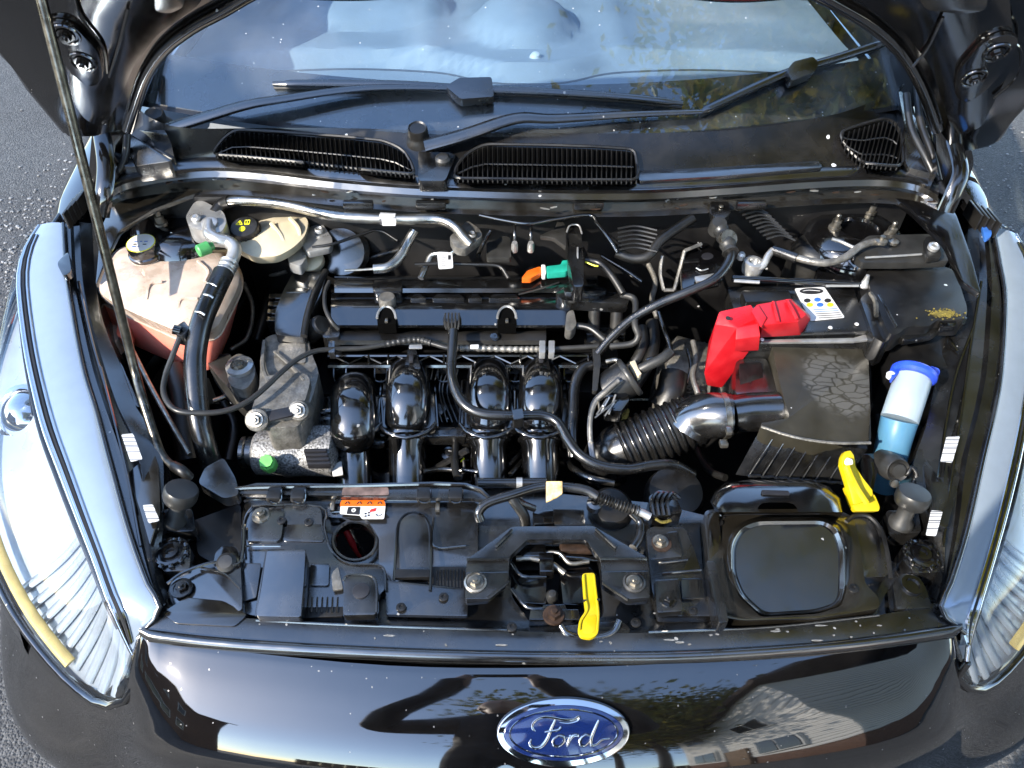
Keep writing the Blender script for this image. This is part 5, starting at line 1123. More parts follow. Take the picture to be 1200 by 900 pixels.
for k in range(8):
    t = k/7; a = (905+108*t, 513+8*t); b = (876+108*t, 556+9*t)
    P = [U(*a, .765)+Vector((0, -.002, 0)), U((a[0]+b[0])/2, (a[1]+b[1])/2, .736)+Vector((0, -.003, .0)), U(*b, .705)+Vector((0, -.004, 0))]
    bm = bmesh.new(); sweep(bm, P, .001, 5); finish(bm, 'wall_rib', M['pl'], af)
    box('rib_foot', U(b[0]+8, b[1]+2, .708), (.02, .005, .003), M['pl'], af, .001)
# intake hose: elbow, clamp, bellows
ih = thing('intake_hose', U(780, 500, .62), 'ribbed black air intake hose with metal clamp running to the air filter box', 'hose')
tube('box_spigot', [(858, 486, .745), (880, 483, .748), (912, 482, .75)], .030, M['sheen'], ih, seg=24)
tube('elbow', [(806, 503, .705), (815, 492, .72), (832, 487, .735), (848, 487, .742), (858, 487, .744)], lambda t: .038-.005*t, M['sheen'], ih, seg=28)
d_ = (U(862, 486, .745)-U(838, 488, .742)).normalized()
lathe('hose_clamp', U(849, 487, .742)-d_*.005, d_, [(.0335, 0), (.0352, .001), (.0352, .009), (.0335, .010)], M['zinc'], ih, 32)
box('clamp_screw', U(848, 520, .735), (.012, .012, .008), M['zinc'], ih, .002)
box('clamp_screw', U(854, 505, .765), (.008, .012, .008), M['zinc'], ih, .002)
A1, A2 = U(730, 527, .665), U(812, 492, .705)
bd = (A2-A1).normalized()
along(A1, A2, 'bellows', [(.042, 0), (.042, .5), (.040, 1)], 'rub', ih, 32)
for k in range(10):
    c_ = A1.lerp(A2, .04+.102*k); rr_ = .0475-.004*k/10
    lathe('bellows_rib', c_-bd*.004, bd, [(.041, 0), (rr_-.001, .0015), (rr_, .003), (rr_, .0045), (rr_-.001, .006), (.041, .0075)], M['hose'], ih, 36, smooth=60)
tube('throttle_elbow', [(708, 552, .60), (712, 538, .63), (722, 530, .655), (736, 524, .667)], lambda t: .040+.003*t, M['hose'], ih, seg=24)
plate('bellows_tag', [(718, 478), (728, 474), (738, 480), (736, 488), (724, 490)], .715, .006, M['moss'], ih, .001, 2)

# washer filler
wf = thing('washer_filler', U(1045, 530, .62), 'translucent washer bottle neck with blue cap, half full of blue fluid', 'washer bottle')
Pn = [U(1070, 444, .800), U(1062, 468, .788), U(1054, 492, .770)]
Pl = [U(1054, 492, .770), U(1048, 515, .745), U(1042, 540, .71), U(1036, 565, .66)]
tube('neck', Pn, .0262, M['wash'], wf, seg=28, world=True)
tube('fluid_column', [Pn[-1]-(Pn[-1]-Pn[-2])*.02]+Pl[1:], lambda t: .0258-.0015*math.sin(t*3), M['washf'], wf, seg=28, world=True)
ca = (U(1072, 437, .806)-U(1062, 468, .788)).normalized()
cap = lathe('cap', U(1071, 438, .806)-ca*.004, ca, [(.029, -.004), (.0325, 0), (.0325, .006), (.0305, .0085), (.022, .0095), (.0205, .0075), (.012, .0075), (.0005, .0082)], M['blue'], wf, 32, smooth=35)
plate('cap_lip', [(1090, 428), (1101, 432), (1102, 438), (1092, 444)], .812, .006, M['blue'], wf, .002, 3)
plate('cap_hinge', [(1043, 432), (1050, 428), (1054, 436), (1046, 444)], .812, .01, M['blue'], wf, .002, 2)
lathe('hinge_bead', U(1044, 440, .806), (0, 0, 1), [(.006, -.004), (.007, .002), (.004, .006), (.0005, .007)], M['white'], wf, 14)
tube('cap_symbol', [(1062, 433, .818), (1068, 430, .819), (1074, 433, .818), (1080, 431, .818)], .0014, M['blue'], wf, seg=5)
for k in range(5): tube('cap_symbol', [(1063+k*4, 427+k*.4, .8185), (1064+k*4, 431+k*.4, .8185)], .001, M['blue'], wf, seg=5, sub=2)
# headlight adjuster and yellow clip on the right
hm = thing('headlight_plug', U(1042, 553, .70), 'grey round connector plug on a black bracket below the washer neck', 'connector')
hx = Vector((.05, -.8, .5))
lathe('plug_body', U(1042, 545, .735), hx, [(.018, -.02), (.0195, 0), (.0195, .012), (.018, .014), (.018, .022), (.0165, .024), (.011, .020), (.010, .026), (.0005, .027)], M['grey'], hm, 24)
lathe('plug_pin', U(1047, 566, .735), hx, [(.006, 0), (.006, .004), (.0005, .006)], M['zinc'], hm, 12)
plate('bracket', [(1006, 532), (1056, 530), (1058, 538), (1030, 544), (1022, 580), (1014, 575)], .735, .012, M['dimpaint'], hm, .003, 3)
tube('plug_lead', [(1052, 545, .735), (1062, 556, .742), (1068, 548, .75), (1074, 556, .745), (1070, 566, .735)], .003, M['rub'], hm)
yc = thing('yellow_clip', U(1012, 590, .72), 'tall yellow plastic clip standing beside the air scoop', 'clip')
P = [U(993, 535, .776), U(997, 548, .772), U(1003, 562, .764), U(1010, 575, .755), U(1017, 588, .748)]
def quadstrip(name, L_, R_, th, mat_, parent, bevel=.002):
    l, r = us(L_), us(R_); return plate3(name, l + r[::-1], (0, .004, -th), mat_, parent, bevel)
plate3('stem', us([(986, 544, .77), (987, 535, .776), (990, 529, .779), (997, 527, .779), (1001, 533, .776), (1003, 541, .772), (1003, 546, .770), (1012, 560, .763), (1023, 574, .756), (1024, 580, .752), (1020, 584, .75), (1014, 588, .748), (1000, 592, .745), (996, 576, .753), (991, 560, .763)]), (0, .006, -.012), M['yellow'], yc, .003)
plate3('foot', us(rp([(991, 570, .752), (1000, 569, .752), (1022, 577, .75), (1026, 582, .745), (1031, 594, .74), (1030, 599, .738), (1003, 599, .738), (998, 590, .742)], 2)), (0, .005, -.01), M['yellow'], yc, .002)
tube('rib', [(992, 546, .784), (998, 560, .776), (1006, 575, .765), (1016, 590, .757)], .004, M['yellow'], yc, seg=6)
plate('bleached_patch', [(989, 541), (992, 536), (999, 538), (1000, 544), (991, 545)], .7805, .001, M['white'], yc, .0004, 2)

# coolant tank
ct = thing('coolant_tank', U(195, 360, .64), 'translucent coolant tank with black cap, pink coolant showing in its lower half', 'coolant tank')
r_top = [(140, 310), (152, 296), (205, 290), (252, 296), (268, 316), (262, 345), (236, 378), (206, 372), (150, 350), (134, 330)]
r_mid = [(118, 325), (140, 290), (205, 282), (262, 288), (280, 318), (280, 336), (252, 388), (212, 390), (146, 362), (116, 344)]
r_sea = [(112, 336), (136, 292), (205, 282), (266, 290), (284, 322), (284, 340), (256, 398), (214, 400), (148, 370), (110, 350)]
r_bot = [(120, 372), (146, 330), (205, 320), (258, 330), (274, 365), (272, 385), (252, 434), (226, 434), (168, 410), (122, 388)]
up_ = [us(rp(r, 12), z) for r, z in ((r_top, .812), (r_mid, .800), (r_sea, .762))]
cxt = U(200, 330, .815)
loft('upper_shell', [[p.lerp(cxt, .96) for p in up_[0]], [p.lerp(cxt, .5)+Vector((0, 0, .002)) for p in up_[0]]] + up_, M['tank'], ct, closed=True, caps=True, smooth=50)
low_ = [us(rp(r_sea, 12), .7615), us(rp(r_bot, 12), .70), us(rp(r_bot, 12), .66)]
loft('lower_shell', low_, M['coolant'], ct, closed=True, caps=True, smooth=50)
bm = bmesh.new(); sweep(bm, up_[2]+[up_[2][0]], .0022, 6, caps=False); finish(bm, 'seam', M['tank'], ct, smooth=50)
for l in ([(172, 352, .812), (176, 334, .816), (190, 330, .817)], [(210, 372, .808), (212, 352, .815), (232, 350, .815)], [(232, 306, .816), (244, 318, .815), (240, 330, .815)], [(140, 335, .806), (160, 350, .810), (200, 365, .809)]): tube('moulded_rib', l, .003, M['tank'], ct, seg=6)
cb = U(173, 302, .812)
lathe('filler_neck', cb, (0, 0, 1), [(.027, -.006), (.0265, .008), (.024, .01)], M['tank'], ct, 28)
lathe('cap', cb, (0, -.08, 1), [(.0265, .006), (.0275, .009), (.0275, .013), (.025, .015), (.0245, .030), (.0235, .032), (.0005, .032)], M['plg'], ct, 32, smooth=30)
cc = cb+Vector((0, -.003, .0325))
kx = lathe('cap_label', cc, (0, -.08, 1), [(.0235, -.0004), (.0235, .0004), (.0215, .0005), (.0005, .0005)], M['inky'], ct, 28)
lathe('cap_print', cc, (0, -.08, 1), [(.0222, 0), (.0222, .0009), (.0005, .0009)], M['white'], kx, 28)
for y_, m_ in ((.010, 'ink'), (.003, 'inkb'), (-.005, 'ink'), (-.011, 'inkb')):
    for x_ in (-.008, .0, .008):
        if random.random() < .85: box('cap_glyph', cc+Vector((x_, y_, .0011)), (random.uniform(.003, .007), .0022, .0005), M[m_], kx, 0)
plate('side_box', [(118, 372), (134, 370), (140, 395), (134, 402), (124, 400)], .725, .03, M['tank'], ct, .004, 4)
plate('fill_arrow', [(138, 372), (150, 368), (154, 390), (146, 400), (136, 392)], .735, .02, M['coolant'], ct, .004, 4)

# brake fluid reservoir
br = thing('brake_fluid_reservoir', U(310, 280, .78), 'cream brake fluid reservoir with black cap and yellow symbols', 'reservoir')
b1 = [(276, 276), (300, 262), (322, 254), (352, 250), (362, 258), (358, 276), (344, 290), (326, 300), (300, 302), (282, 294)]
b2 = [(274, 278), (298, 258), (322, 250), (355, 248), (364, 262), (356, 288), (342, 300), (326, 308), (302, 309), (280, 298)]
bt = us(rp(b1, 7), .838); ctr = U(315, 275, .848)
loft('body', [[p.lerp(ctr, .97) for p in bt], [p.lerp(ctr, .45) for p in bt], bt, us(rp(b2, 7), .822), us(rp(b2, 7), .785)], M['cream'], br, closed=True, caps=True, smooth=50)
tube('body_rib', [(318, 262, .845), (330, 278, .842), (334, 296, .832)], .004, M['cream'], br, seg=6)
tube('body_rib', [(340, 256, .845), (350, 268, .842), (352, 284, .832)], .004, M['cream'], br, seg=6)
bcp = U(289, 272, .842)
capb = lathe('cap', bcp, (-.05, -.25, 1), [(.0235, -.006), (.0245, 0), (.0245, .011), (.0225, .0145), (.0005, .0148)], M['plm'], br, 32, smooth=35)
ax_ = Vector((-.05, -.25, 1)).normalized(); cx3 = Vector((1, 0, .05)).normalized(); cy3 = ax_.cross(cx3)
def capp(x, y, h=.0152): return bcp + ax_*h + cx3*x + cy3*y
merge_tubes('cap_symbol', [[capp(-.014, .004), capp(-.008, .013)], [capp(-.008, .013), capp(-.003, .004)], [capp(-.003, .004), capp(-.014, .004)], [capp(-.009, .010), capp(-.008, .006)]], .0008, M['inky'], capb, world=True, seg=5, sub=2)
merge_tubes('cap_symbol', [[capp(.001, .004), capp(.001, .013)], [capp(.001, .013), capp(.009, .013)], [capp(.009, .013), capp(.009, .004)], [capp(.009, .004), capp(.001, .004)], [capp(.005, .013), capp(.005, .004)]], .0008, M['inky'], capb, world=True, seg=5, sub=2)
lathe('cap_symbol', capp(-.002, -.006, .0146), ax_, [(.0055, 0), (.0055, .0008), (.003, .0009), (.0028, .0004), (.0005, .0004)], M['inky'], capb, 18)
for k in range(18): box('cap_grip', bcp+ax_*.004+cx3*(.0245*math.cos(k*math.pi/9))+cy3*(.0245*math.sin(k*math.pi/9)), (.003, .003, .010), M['plm'], capb, 0)
# bracket, sensor and bright fittings beside the reservoir
bk = thing('pipe_bracket', U(365, 290, .80), 'bright cast bracket and sensor between the reservoir and silver pipe', 'bracket')
plate('plate', [(352, 282), (362, 266), (378, 262), (390, 280), (388, 290), (360, 296)], .822, .012, M['alub'], bk, .003, 4)
lathe('plate_bolt', U(374, 271, .824), (0, 0, 1), [(.009, 0), (.009, .004), (.006, .006), (.004, .004), (.0005, .004)], M['alub'], bk, 16)
plate('sensor', [(336, 294), (352, 290), (360, 300), (352, 312), (338, 308)], .812, .02, M['alub'], bk, .004, 4)
lathe('dial', U(362, 304, .79), (0, -.4, 1), [(.026, -.01), (.026, .004), (.022, .006), (.0005, .004)], M['cream'], bk, 24)
box('nut_block', U(345, 278, .82), (.02, .016, .016), M['alub'], bk, .003)
tube('cable', [(366, 290, .822), (390, 286, .825), (420, 276, .83), (444, 270, .832), (466, 282, .82)], .0028, M['rub'], bk)
lathe('servo_drum', U(402, 296, .77), (0, -.6, .5), [(.045, -.04), (.05, -.01), (.05, .01), (.042, .02), (.0005, .024)], M['brown'], car, 32)

# air-conditioning fitting and hose
ac = thing('aircon_hose', U(240, 400, .60), 'thick black air conditioning hose with silver elbow and green service cap', 'hose')
plate('union_block', [(217, 254), (228, 236), (238, 235), (262, 248), (266, 260), (260, 272), (244, 272), (222, 266)], .872, .03, M['alub'], ac, .006, 5)
lathe('union_bolt', U(230, 256, .874), (0, -.2, 1), [(.0085, 0), (.0085, .003), (.005, .005), (.0005, .004)], M['alub'], ac, 16)
lathe('union_collar', U(246, 262, .874), (0, -.2, 1), [(.0135, 0), (.0135, .004), (.0085, .006), (.0005, .005)], M['alub'], ac, 20)
tube('elbow', [(245, 262, .872), (246, 274, .870), (255, 281, .867), (268, 284, .862), (275, 292, .858), (272, 304, .852), (266, 312, .848)], .011, M['alub'], ac, seg=16)
ribbed('ferrule', [(269, 308, .850), (264, 318, .846), (258, 328, .842)], .0145, .001, 4, M['alub'], ac)
ga = (U(228, 296, .868)-U(250, 287, .868)).normalized()
lathe('service_cap', U(246, 289, .868), ga, [(.006, -.006), (.0085, 0), (.0105, .002), (.0105, .019), (.009, .021), (.0005, .021)], M['green'], ac, 14, smooth=30)
tube('hose', [(262, 320, .845), (250, 345, .838), (236, 378, .825), (229, 415, .80), (229, 450, .775), (233, 490, .745), (240, 520, .715), (248, 545, .68)], .0165, M['hose'], ac, seg=20)
for (x, y, z_) in ((249, 333, .852), (245, 346, .850), (235, 366, .845)): tube('hose_glint', [(x-6, y-1, z_), (x, y, z_+.003), (x+5, y+3, z_)], .0018, M['alub'], ac, seg=5, sub=3)  # bright bands paint the white reflections on the black hose

# silver pipes at the firewall
p1_ = thing('silver_pipe', U(400, 250, .86), 'long bent silver pipe along the firewall with white tag', 'pipe')
tube('pipe', [(262, 238, .872), (272, 236, .884), (300, 236, .888), (340, 241, .888), (385, 252, .886), (430, 256, .884), (480, 257, .884), (512, 257, .884), (532, 265, .880), (545, 280, .868), (552, 287, .862)], .0088, M['steel'], p1_, seg=18)
tube('tag', [(446, 256, .884), (455, 256.5, .884), (464, 257, .884)], .0102, M['bar'], p1_, seg=14, sub=2)
plate('tag_flap', [(447, 256), (464, 256), (464, 264), (448, 264)], .8945, .001, M['white'], p1_, 0, 1)
tube('end_sleeve', [(252, 250, .865), (260, 240, .873), (270, 236, .883)], .0105, M['plm'], p1_, seg=16)
plate('flange', [(526, 278), (548, 258), (562, 268), (566, 276), (545, 292), (534, 290)], .865, .015, M['alu'], p1_, .003, 4)
lathe('flange_bolt', U(553, 276, .868), (0, -.3, 1), [(.008, 0), (.008, .004), (.005, .006), (.0005, .004)], M['zinc'], p1_, 12)
p2_ = tube('bent_tube', [(486, 270, .86), (478, 284, .845), (468, 302, .832), (455, 313, .826), (438, 315, .824)], .0085, M['steel'], None, seg=16)
tag(p2_, 'short bent silver tube end pointing left behind the engine', 'pipe')
tube('tube_tail', [(440, 315, .824), (424, 316, .823), (404, 317, .822)], .0022, M['zinc'], p2_, seg=6)
p3_ = thing('tagged_pipe', U(510, 305, .82), 'thin silver pipe with white barcode flag behind the engine', 'pipe')
tube('pipe', [(493, 326, .80), (500, 310, .81), (506, 299, .82), (518, 297, .825), (530, 297, .828), (542, 285, .85)], .0055, M['steel'], p3_, seg=12)
plate('flag', [(512, 295), (530, 296), (531, 314), (514, 315)], .832, .001, M['white'], p3_, 0, 2)
for k in range(6): tube('print', [(517, 300+k*2.3, .8326), (521+(k % 2)*1.5, 300+k*2.3, .8326)], .0006, M['ink'], p3_, seg=4, sub=2)
plate('print', [(525, 299), (528, 299), (528, 304), (525, 304)], .8326, .0005, M['ink'], p3_, 0, 0)

# ================================================================ hoses and looms, each its own thing
def hose_thing(name, pts, r, mat_, label, category, **k):
    o = tube(name, pts, r, M[mat_], None, **k); return tag(o, label, category)
h1 = thing('vent_hose', U(620, 480, .68), 'glossy black vent hose looping from its ribbed plug across the intake runners', 'hose')
tube('hose', [(531, 388, .775), (530, 410, .768), (529, 435, .758), (534, 458, .748), (546, 476, .742), (566, 485, .738), (600, 487, .736), (636, 487, .734), (654, 496, .73), (666, 516, .724), (680, 534, .718), (704, 546, .712), (735, 550, .708), (765, 545, .706), (790, 545, .70), (812, 556, .68)], .0080, M['hose'], h1, seg=14)
lathe('plug', U(530, 376, .768), (0, -.35, 1), [(.012, -.02), (.0155, -.008), (.0155, .004), (.012, .014), (.0005, .014)], M['pl'], h1, 20)
for k in range(5): tube('plug_rib', [(522+k*4, 367, .790), (521+k*4.2, 378, .786), (523+k*3.4, 386, .778)], .0014, M['grey'], h1, seg=5, sub=3)
plate('hose_clip', [(600, 480), (612, 478), (614, 490), (602, 492)], .748, .02, M['pl'], h1, .002, 2)
for s_ in (-1, 1): tube('clip_leg', [(607, 490, .738), (607+s_*4, 500, .72), (607+s_*12, 507, .70)], .0022, M['plg'], h1, seg=6)
h2 = thing('coolant_hose', U(770, 360, .78), 'black hose arching from the engine bracket up to the firewall joint', 'hose')
tube('hose', [(700, 415, .745), (716, 396, .765), (740, 374, .79), (772, 356, .815), (806, 342, .835), (836, 328, .85), (852, 310, .862), (856, 294, .872), (850, 278, .88), (843, 266, .885)], .0075, M['hose'], h2, seg=14)
ribbed('joint', [(856, 296, .872), (851, 282, .879), (845, 270, .884)], .0125, .0012, 3, M['grey'], h2)
lathe('joint_head', U(842, 264, .888), (0, -.3, 1), [(.014, -.016), (.015, 0), (.012, .008), (.0005, .009)], M['grey'], h2, 18)
lathe('joint_clip', U(851, 281, .880), (.2, -.5, .6), [(.0145, 0), (.015, .002), (.015, .008), (.0145, .01)], M['zinc'], h2, 20)
plate('joint_bracket', [(832, 236), (854, 236), (856, 250), (846, 258), (834, 252)], .895, .012, M['pl'], h2, .003, 3)
lathe('bracket_screw', U(845, 242, .8965), (0, 0, 1), [(.004, 0), (.004, .002), (.0005, .003)], M['zinc'], h2, 10)
plate('hose_bracket', [(694, 402), (702, 400), (704, 424), (700, 458), (694, 458), (696, 425)], .75, .008, M['grey'], h2, .002, 2)
hose_thing('fuel_line', [(728, 345, .80), (744, 352, .80), (744, 380, .788), (748, 394, .776), (740, 403, .765), (715, 406, .758)], .0056, 'grey', 'pale grey pipe bent in a hook beside the coil posts', 'pipe')
lo1 = thing('wiring_loom', U(520, 405, .70), 'long grey taped loom across the cam cover, drooping to the coolant tank', 'cable')
tube('loom', [(712, 405, .752), (680, 407, .752), (640, 409, .75), (600, 409, .748), (560, 408, .748), (528, 408, .75), (508, 403, .752), (490, 398, .754), (470, 400, .754), (450, 404, .752), (425, 408, .752), (400, 409, .756), (372, 411, .765), (350, 420, .772), (330, 436, .775), (310, 455, .775), (288, 472, .775), (262, 482, .778), (230, 484, .784), (205, 480, .788), (192, 462, .79), (194, 440, .795), (203, 415, .81), (212, 392, .825)], .0042, M['grey'], lo1, seg=10)
ribbed('taped_part', [(640, 409, .75), (610, 409.5, .7485), (570, 408.5, .748), (535, 408, .749)], .0052, .0007, 16, M['alu'], lo1, seg=10)
ribbed('taped_part', [(505, 402, .753), (490, 398, .754), (470, 400, .754), (450, 404, .752)], .0055, .0005, 10, M['grey'], lo1, seg=10)
plate('loom_connector', [(206, 382), (216, 376), (222, 384), (214, 394), (206, 392)], .83, .02, M['pl'], lo1, .004, 2)
lathe('connector_end', U(208, 387, .832), (-1, 0, .4), [(.007, -.004), (.0075, .006), (.0005, .008)], M['plg'], lo1, 12)
for x in (388, 635, 646): plate('loom_clip', [(x-3, 399), (x+4, 399), (x+4, 413), (x-3, 413)], .762, .014, M['sheen' if x < 400 else 'alub'], lo1, .002, 1)
plate('white_tag', [(551, 404), (561, 403.5), (561, 408), (551, 408)], .757, .002, M['white'], lo1, .0005, 1)
plate('white_tag', [(480, 404), (494, 403.5), (495, 408), (479, 408)], .752, .002, M['alub'], lo1, .0005, 1)
lo2 = thing('front_loom', U(650, 585, .70), 'black wiring loom with cream tape over the latch bracket', 'cable')
tube('loom', [(563, 610, .725), (561, 600, .735), (572, 589, .742), (600, 580, .748), (630, 571, .752), (655, 570, .753), (685, 574, .752), (700, 582, .748)], .0068, M['hose'], lo2, seg=12)
ribbed('conduit', [(700, 582, .748), (715, 588, .745), (732, 594, .742), (748, 599, .738)], .0070, .0014, 14, M['rub'], lo2, seg=12)
tube('conduit_end', [(745, 598, .739), (755, 602, .737), (762, 606, .735)], .0058, M['alub'], lo2)
plate3('cream_tape', us(rp([(640, 564, .762), (659, 564, .762), (659, 578, .760), (653, 582, .758), (640, 588, .752)], 1)), (0, 0, -.003), M['tape'], lo2, .0006)
tube('branch', [(598, 581, .745), (606, 592, .735), (614, 604, .72), (616, 616, .70)], .0075, M['rub'], lo2)
tube('branch', [(600, 581, .745), (612, 590, .735), (626, 596, .72)], .005, M['hose'], lo2)
tube('branch', [(740, 600, .735), (750, 612, .725), (750, 628, .722), (742, 642, .722)], .0062, M['hose'], lo2)
lathe('grommet', U(697, 590, .74), (0, -.2, 1), [(.011, -.01), (.011, .004), (.006, .006), (.005, .001), (.0005, .001)], M['plg'], lo2, 18)
plate('plug_box', [(648, 596), (684, 596), (686, 615), (650, 616)], .725, .02, M['pl'], lo2, .003, 2)
plate('plug_box', [(624, 600), (648, 597), (650, 613), (626, 615)], .722, .02, M['plg'], lo2, .003, 2)
rp_ = hose_thing('radiator_pipe', [(560, 566, .70), (585, 566, .70), (608, 566, .70), (640, 566, .70)], .0078, 'hose', 'straight black radiator pipe with silver band behind the latch', 'pipe', seg=12)
tube('pipe_band', [(605, 566, .70), (612, 566, .70)], .0086, M['alub'], rp_, sub=2, seg=14)
# throttle body, valve canister and busy harness right of the runners
tv = thing('purge_valve', U(735, 440, .72), 'round black purge valve with pale clip beside the intake hose', 'valve')
va = Vector((.75, .25, .45)).normalized()
lathe('body', U(728, 448, .735), va, [(.028, -.03), (.031, -.01), (.031, .012), (.027, .014), (.027, .02), (.020, .022), (.0005, .023)], M['plm'], tv, 28)
lathe('ring', U(735, 444, .742), va, [(.0325, 0), (.034, .002), (.034, .007), (.0325, .009)], M['grey'], tv, 28)
plate('clip', [(738, 424), (744, 422), (748, 432), (752, 438), (748, 440)], .765, .012, M['cream'], tv, .002, 1)
tube('outlet', [(748, 434, .755), (760, 428, .765), (776, 420, .775), (786, 412, .78)], .0085, M['grey'], tv)
tube('mount_spring', [(710, 424, .748), (722, 422, .752), (726, 428, .75)], .004, M['zinc'], tv)
lo3 = thing('split_loom', U(700, 470, .70), 'frayed foil wrapped loom with painted glints running down beside the bellows', 'cable')
bm = bmesh.new()
for k in range(5):
    o_ = (random.uniform(-4, 4), random.uniform(-3, 3))
    sweep(bm, cat(us([(728+o_[0], 444+o_[1], .762), (712+o_[0], 458+o_[1], .752), (698+o_[0]*.6, 470+o_[1], .742), (692+o_[0]*.5, 490, .732), (692+o_[0]*.5, 515, .715), (696+o_[0]*.7, 540, .70)]), 6), .0026, 6)
finish(bm, 'wires', M['pl'], lo3)
tube('foil_wrap', [(725, 446, .766), (710, 459, .757), (698, 471, .747), (692, 492, .737), (692, 518, .72)], .0038, M['alu'], lo3, seg=8)
for k in range(7): tube('frayed_glint', [(706+random.uniform(-8, 16), 468+random.uniform(-6, 10), .752), (702+random.uniform(-6, 14), 482+random.uniform(-4, 8), .742)], .0016, M['alub' if k % 2 else 'zinc'], lo3, seg=5, sub=2)  # bright strands paint sun glints on the frayed wires
plate('loom_plug', [(706, 462), (730, 455), (738, 468), (728, 482), (708, 480)], .742, .025, M['plg'], lo3, .004, 3)
hose_thing('throttle_hose', [(694, 428, .735), (683, 432, .735), (674, 450, .728), (672, 480, .715), (670, 510, .70), (672, 535, .68)], .0085, 'hose', 'upright black hose right of the last intake runner', 'hose', seg=14)
hose_thing('bleed_hose', [(668, 381, .765), (690, 384, .768), (706, 396, .762), (720, 408, .752)], .006, 'rub', 'short black rubber hose from the end of the cam cover', 'hose')
hose_thing('heater_hose', [(764, 378, .74), (766, 400, .735), (760, 425, .725), (745, 450, .70)], .011, 'rub', 'dull black heater hose dropping behind the purge valve', 'hose', seg=12)
hose_thing('heater_hose', [(752, 384, .745), (754, 402, .74), (748, 418, .73), (738, 432, .715)], .009, 'rub', 'thinner dull black hose beside the hooked grey pipe', 'hose', seg=12)
hose_thing('vacuum_pipe', [(772, 366, .775), (778, 385, .765), (784, 402, .757), (785, 412, .752), (774, 418, .748), (758, 422, .742)], .004, 'plg', 'thin glossy black pipe cranked above the purge valve', 'pipe')
hose_thing('lower_elbow', [(790, 440, .70), (786, 460, .69), (776, 478, .67)], .024, 'rub', 'fat black rubber elbow hidden behind the ribbed intake hose', 'hose', seg=18)
hose_thing('intake_wire', [(812, 400, .72), (816, 420, .715), (812, 440, .71), (818, 462, .70)], .005, 'alu', 'short foil covered wire left of the red cover', 'cable')
hose_thing('intake_wire', [(806, 410, .715), (810, 430, .71), (804, 450, .70)], .004, 'pl', 'thin black wire hanging left of the red cover', 'cable')
# firewall lines, brackets
hose_thing('brake_line', [(562, 252, .88), (590, 258, .878), (620, 262, .878), (650, 257, .88), (690, 252, .882), (700, 262, .878), (714, 280, .87), (724, 296, .86)], .0032, 'plg', 'thin black line sagging along the firewall', 'pipe')
hose_thing('firewall_hose', [(722, 296, .85), (742, 303, .845), (760, 300, .85), (772, 284, .862), (790, 270, .872), (812, 256, .882)], .0085, 'rub', 'dull black hose curving up along the firewall', 'hose', seg=12)
wb = thing('wire_bracket', U(785, 320, .80), 'bare wire frame bracket standing before the firewall', 'bracket')
merge_tubes('frame', [[(776, 300, .84), (774, 320, .82), (778, 340, .80)], [(778, 340, .80), (790, 340, .80)], [(790, 340, .80), (796, 318, .82), (802, 294, .845)], [(802, 294, .845), (822, 286, .85)]], .0032, M['alu'], wb)
fw = thing('valve_bracket', U(845, 300, .80), 'black pressed bracket plate below the firewall hose joint', 'bracket')
plate('plate', [(806, 290), (828, 284), (850, 300), (846, 330), (800, 340), (798, 318)], .835, .01, M['dimpaint'], fw, .003, 4)
ovalp(829, 300, 7, 4, .8357, 'ink', 'slot', fw)
plate('tab', [(814, 324), (838, 320), (832, 328), (816, 330)], .842, .003, M['alub'], fw, .001, 1)
merge_tubes('small_wires', [[(816, 314, .838), (822, 317, .838), (830, 315, .838)], [(818, 284, .838), (822, 290, .838)]], .0012, M['alub'], fw)
for x in (603, 622):
    o = tube('brake_union', [(x, 264, .865), (x, 276, .855), (x, 290, .835)], .0028, M['pl'], None, seg=8); tag(o, 'black brake pipe with silver union next to the grey insulation pad' if x < 610 else 'black brake pipe with silver union nearer the cable duct', 'pipe', 'brake unions on the firewall')
    lathe('union', U(x, 290, .838), (0, -.2, 1), [(.006, -.008), (.006, .006), (.0045, .012), (.0005, .012)], M['alub'], o, 10, smooth=25)
plate('insulation_pad', [(570, 284), (580, 282), (590, 276), (598, 278), (599, 302), (570, 302)], .835, .01, M['grey'], car, .003, 3)
plate('firewall_plate', [(654, 256), (662, 262), (664, 290), (648, 278), (632, 276), (650, 268)], .85, .008, M['grey'], car, .003, 3)
hose_thing('strap_line', [(486, 310, .82), (520, 309, .818), (560, 310, .818), (585, 312, .816), (596, 326, .805)], .0035, 'rub', 'thin black cable lying across the back of the engine', 'cable')
pk = thing('cable_duct', U(676, 280, .80), 'upright black cable duct with wire clips near the teal plug', 'duct')
plate('duct', [(665, 264), (680, 264), (684, 300), (684, 336), (672, 336), (666, 300)], .845, .03, M['pl'], pk, .004, 4)
merge_tubes('clips', [[(664, 272, .85), (668, 264, .855), (678, 264, .855), (682, 274, .85)], [(677, 290, .85), (677, 334, .83)]], .0016, M['alub'], pk)
tube('duct_wire', [(686, 305, .83), (702, 308, .83), (716, 322, .825), (730, 344, .81)], .006, M['rub'], pk)
tube('yellow_core', [(686, 307, .838), (696, 311, .838), (701, 312, .838)], .0015, M['inky'], pk, seg=5)
# gas-spring-like strut near the front left: bright rod below the prop
hose_thing('release_cable', [(156, 412, .75), (175, 450, .74), (200, 495, .73), (222, 533, .72)], .004, 'zinc', 'slim bright rod running down behind the prop rod', 'rod')
hose_thing('radiator_hose', [(205, 430, .70), (212, 460, .68), (216, 500, .65), (222, 540, .62)], .02, 'rub', 'fat dull radiator hose beneath the air conditioning hose', 'hose', seg=16)
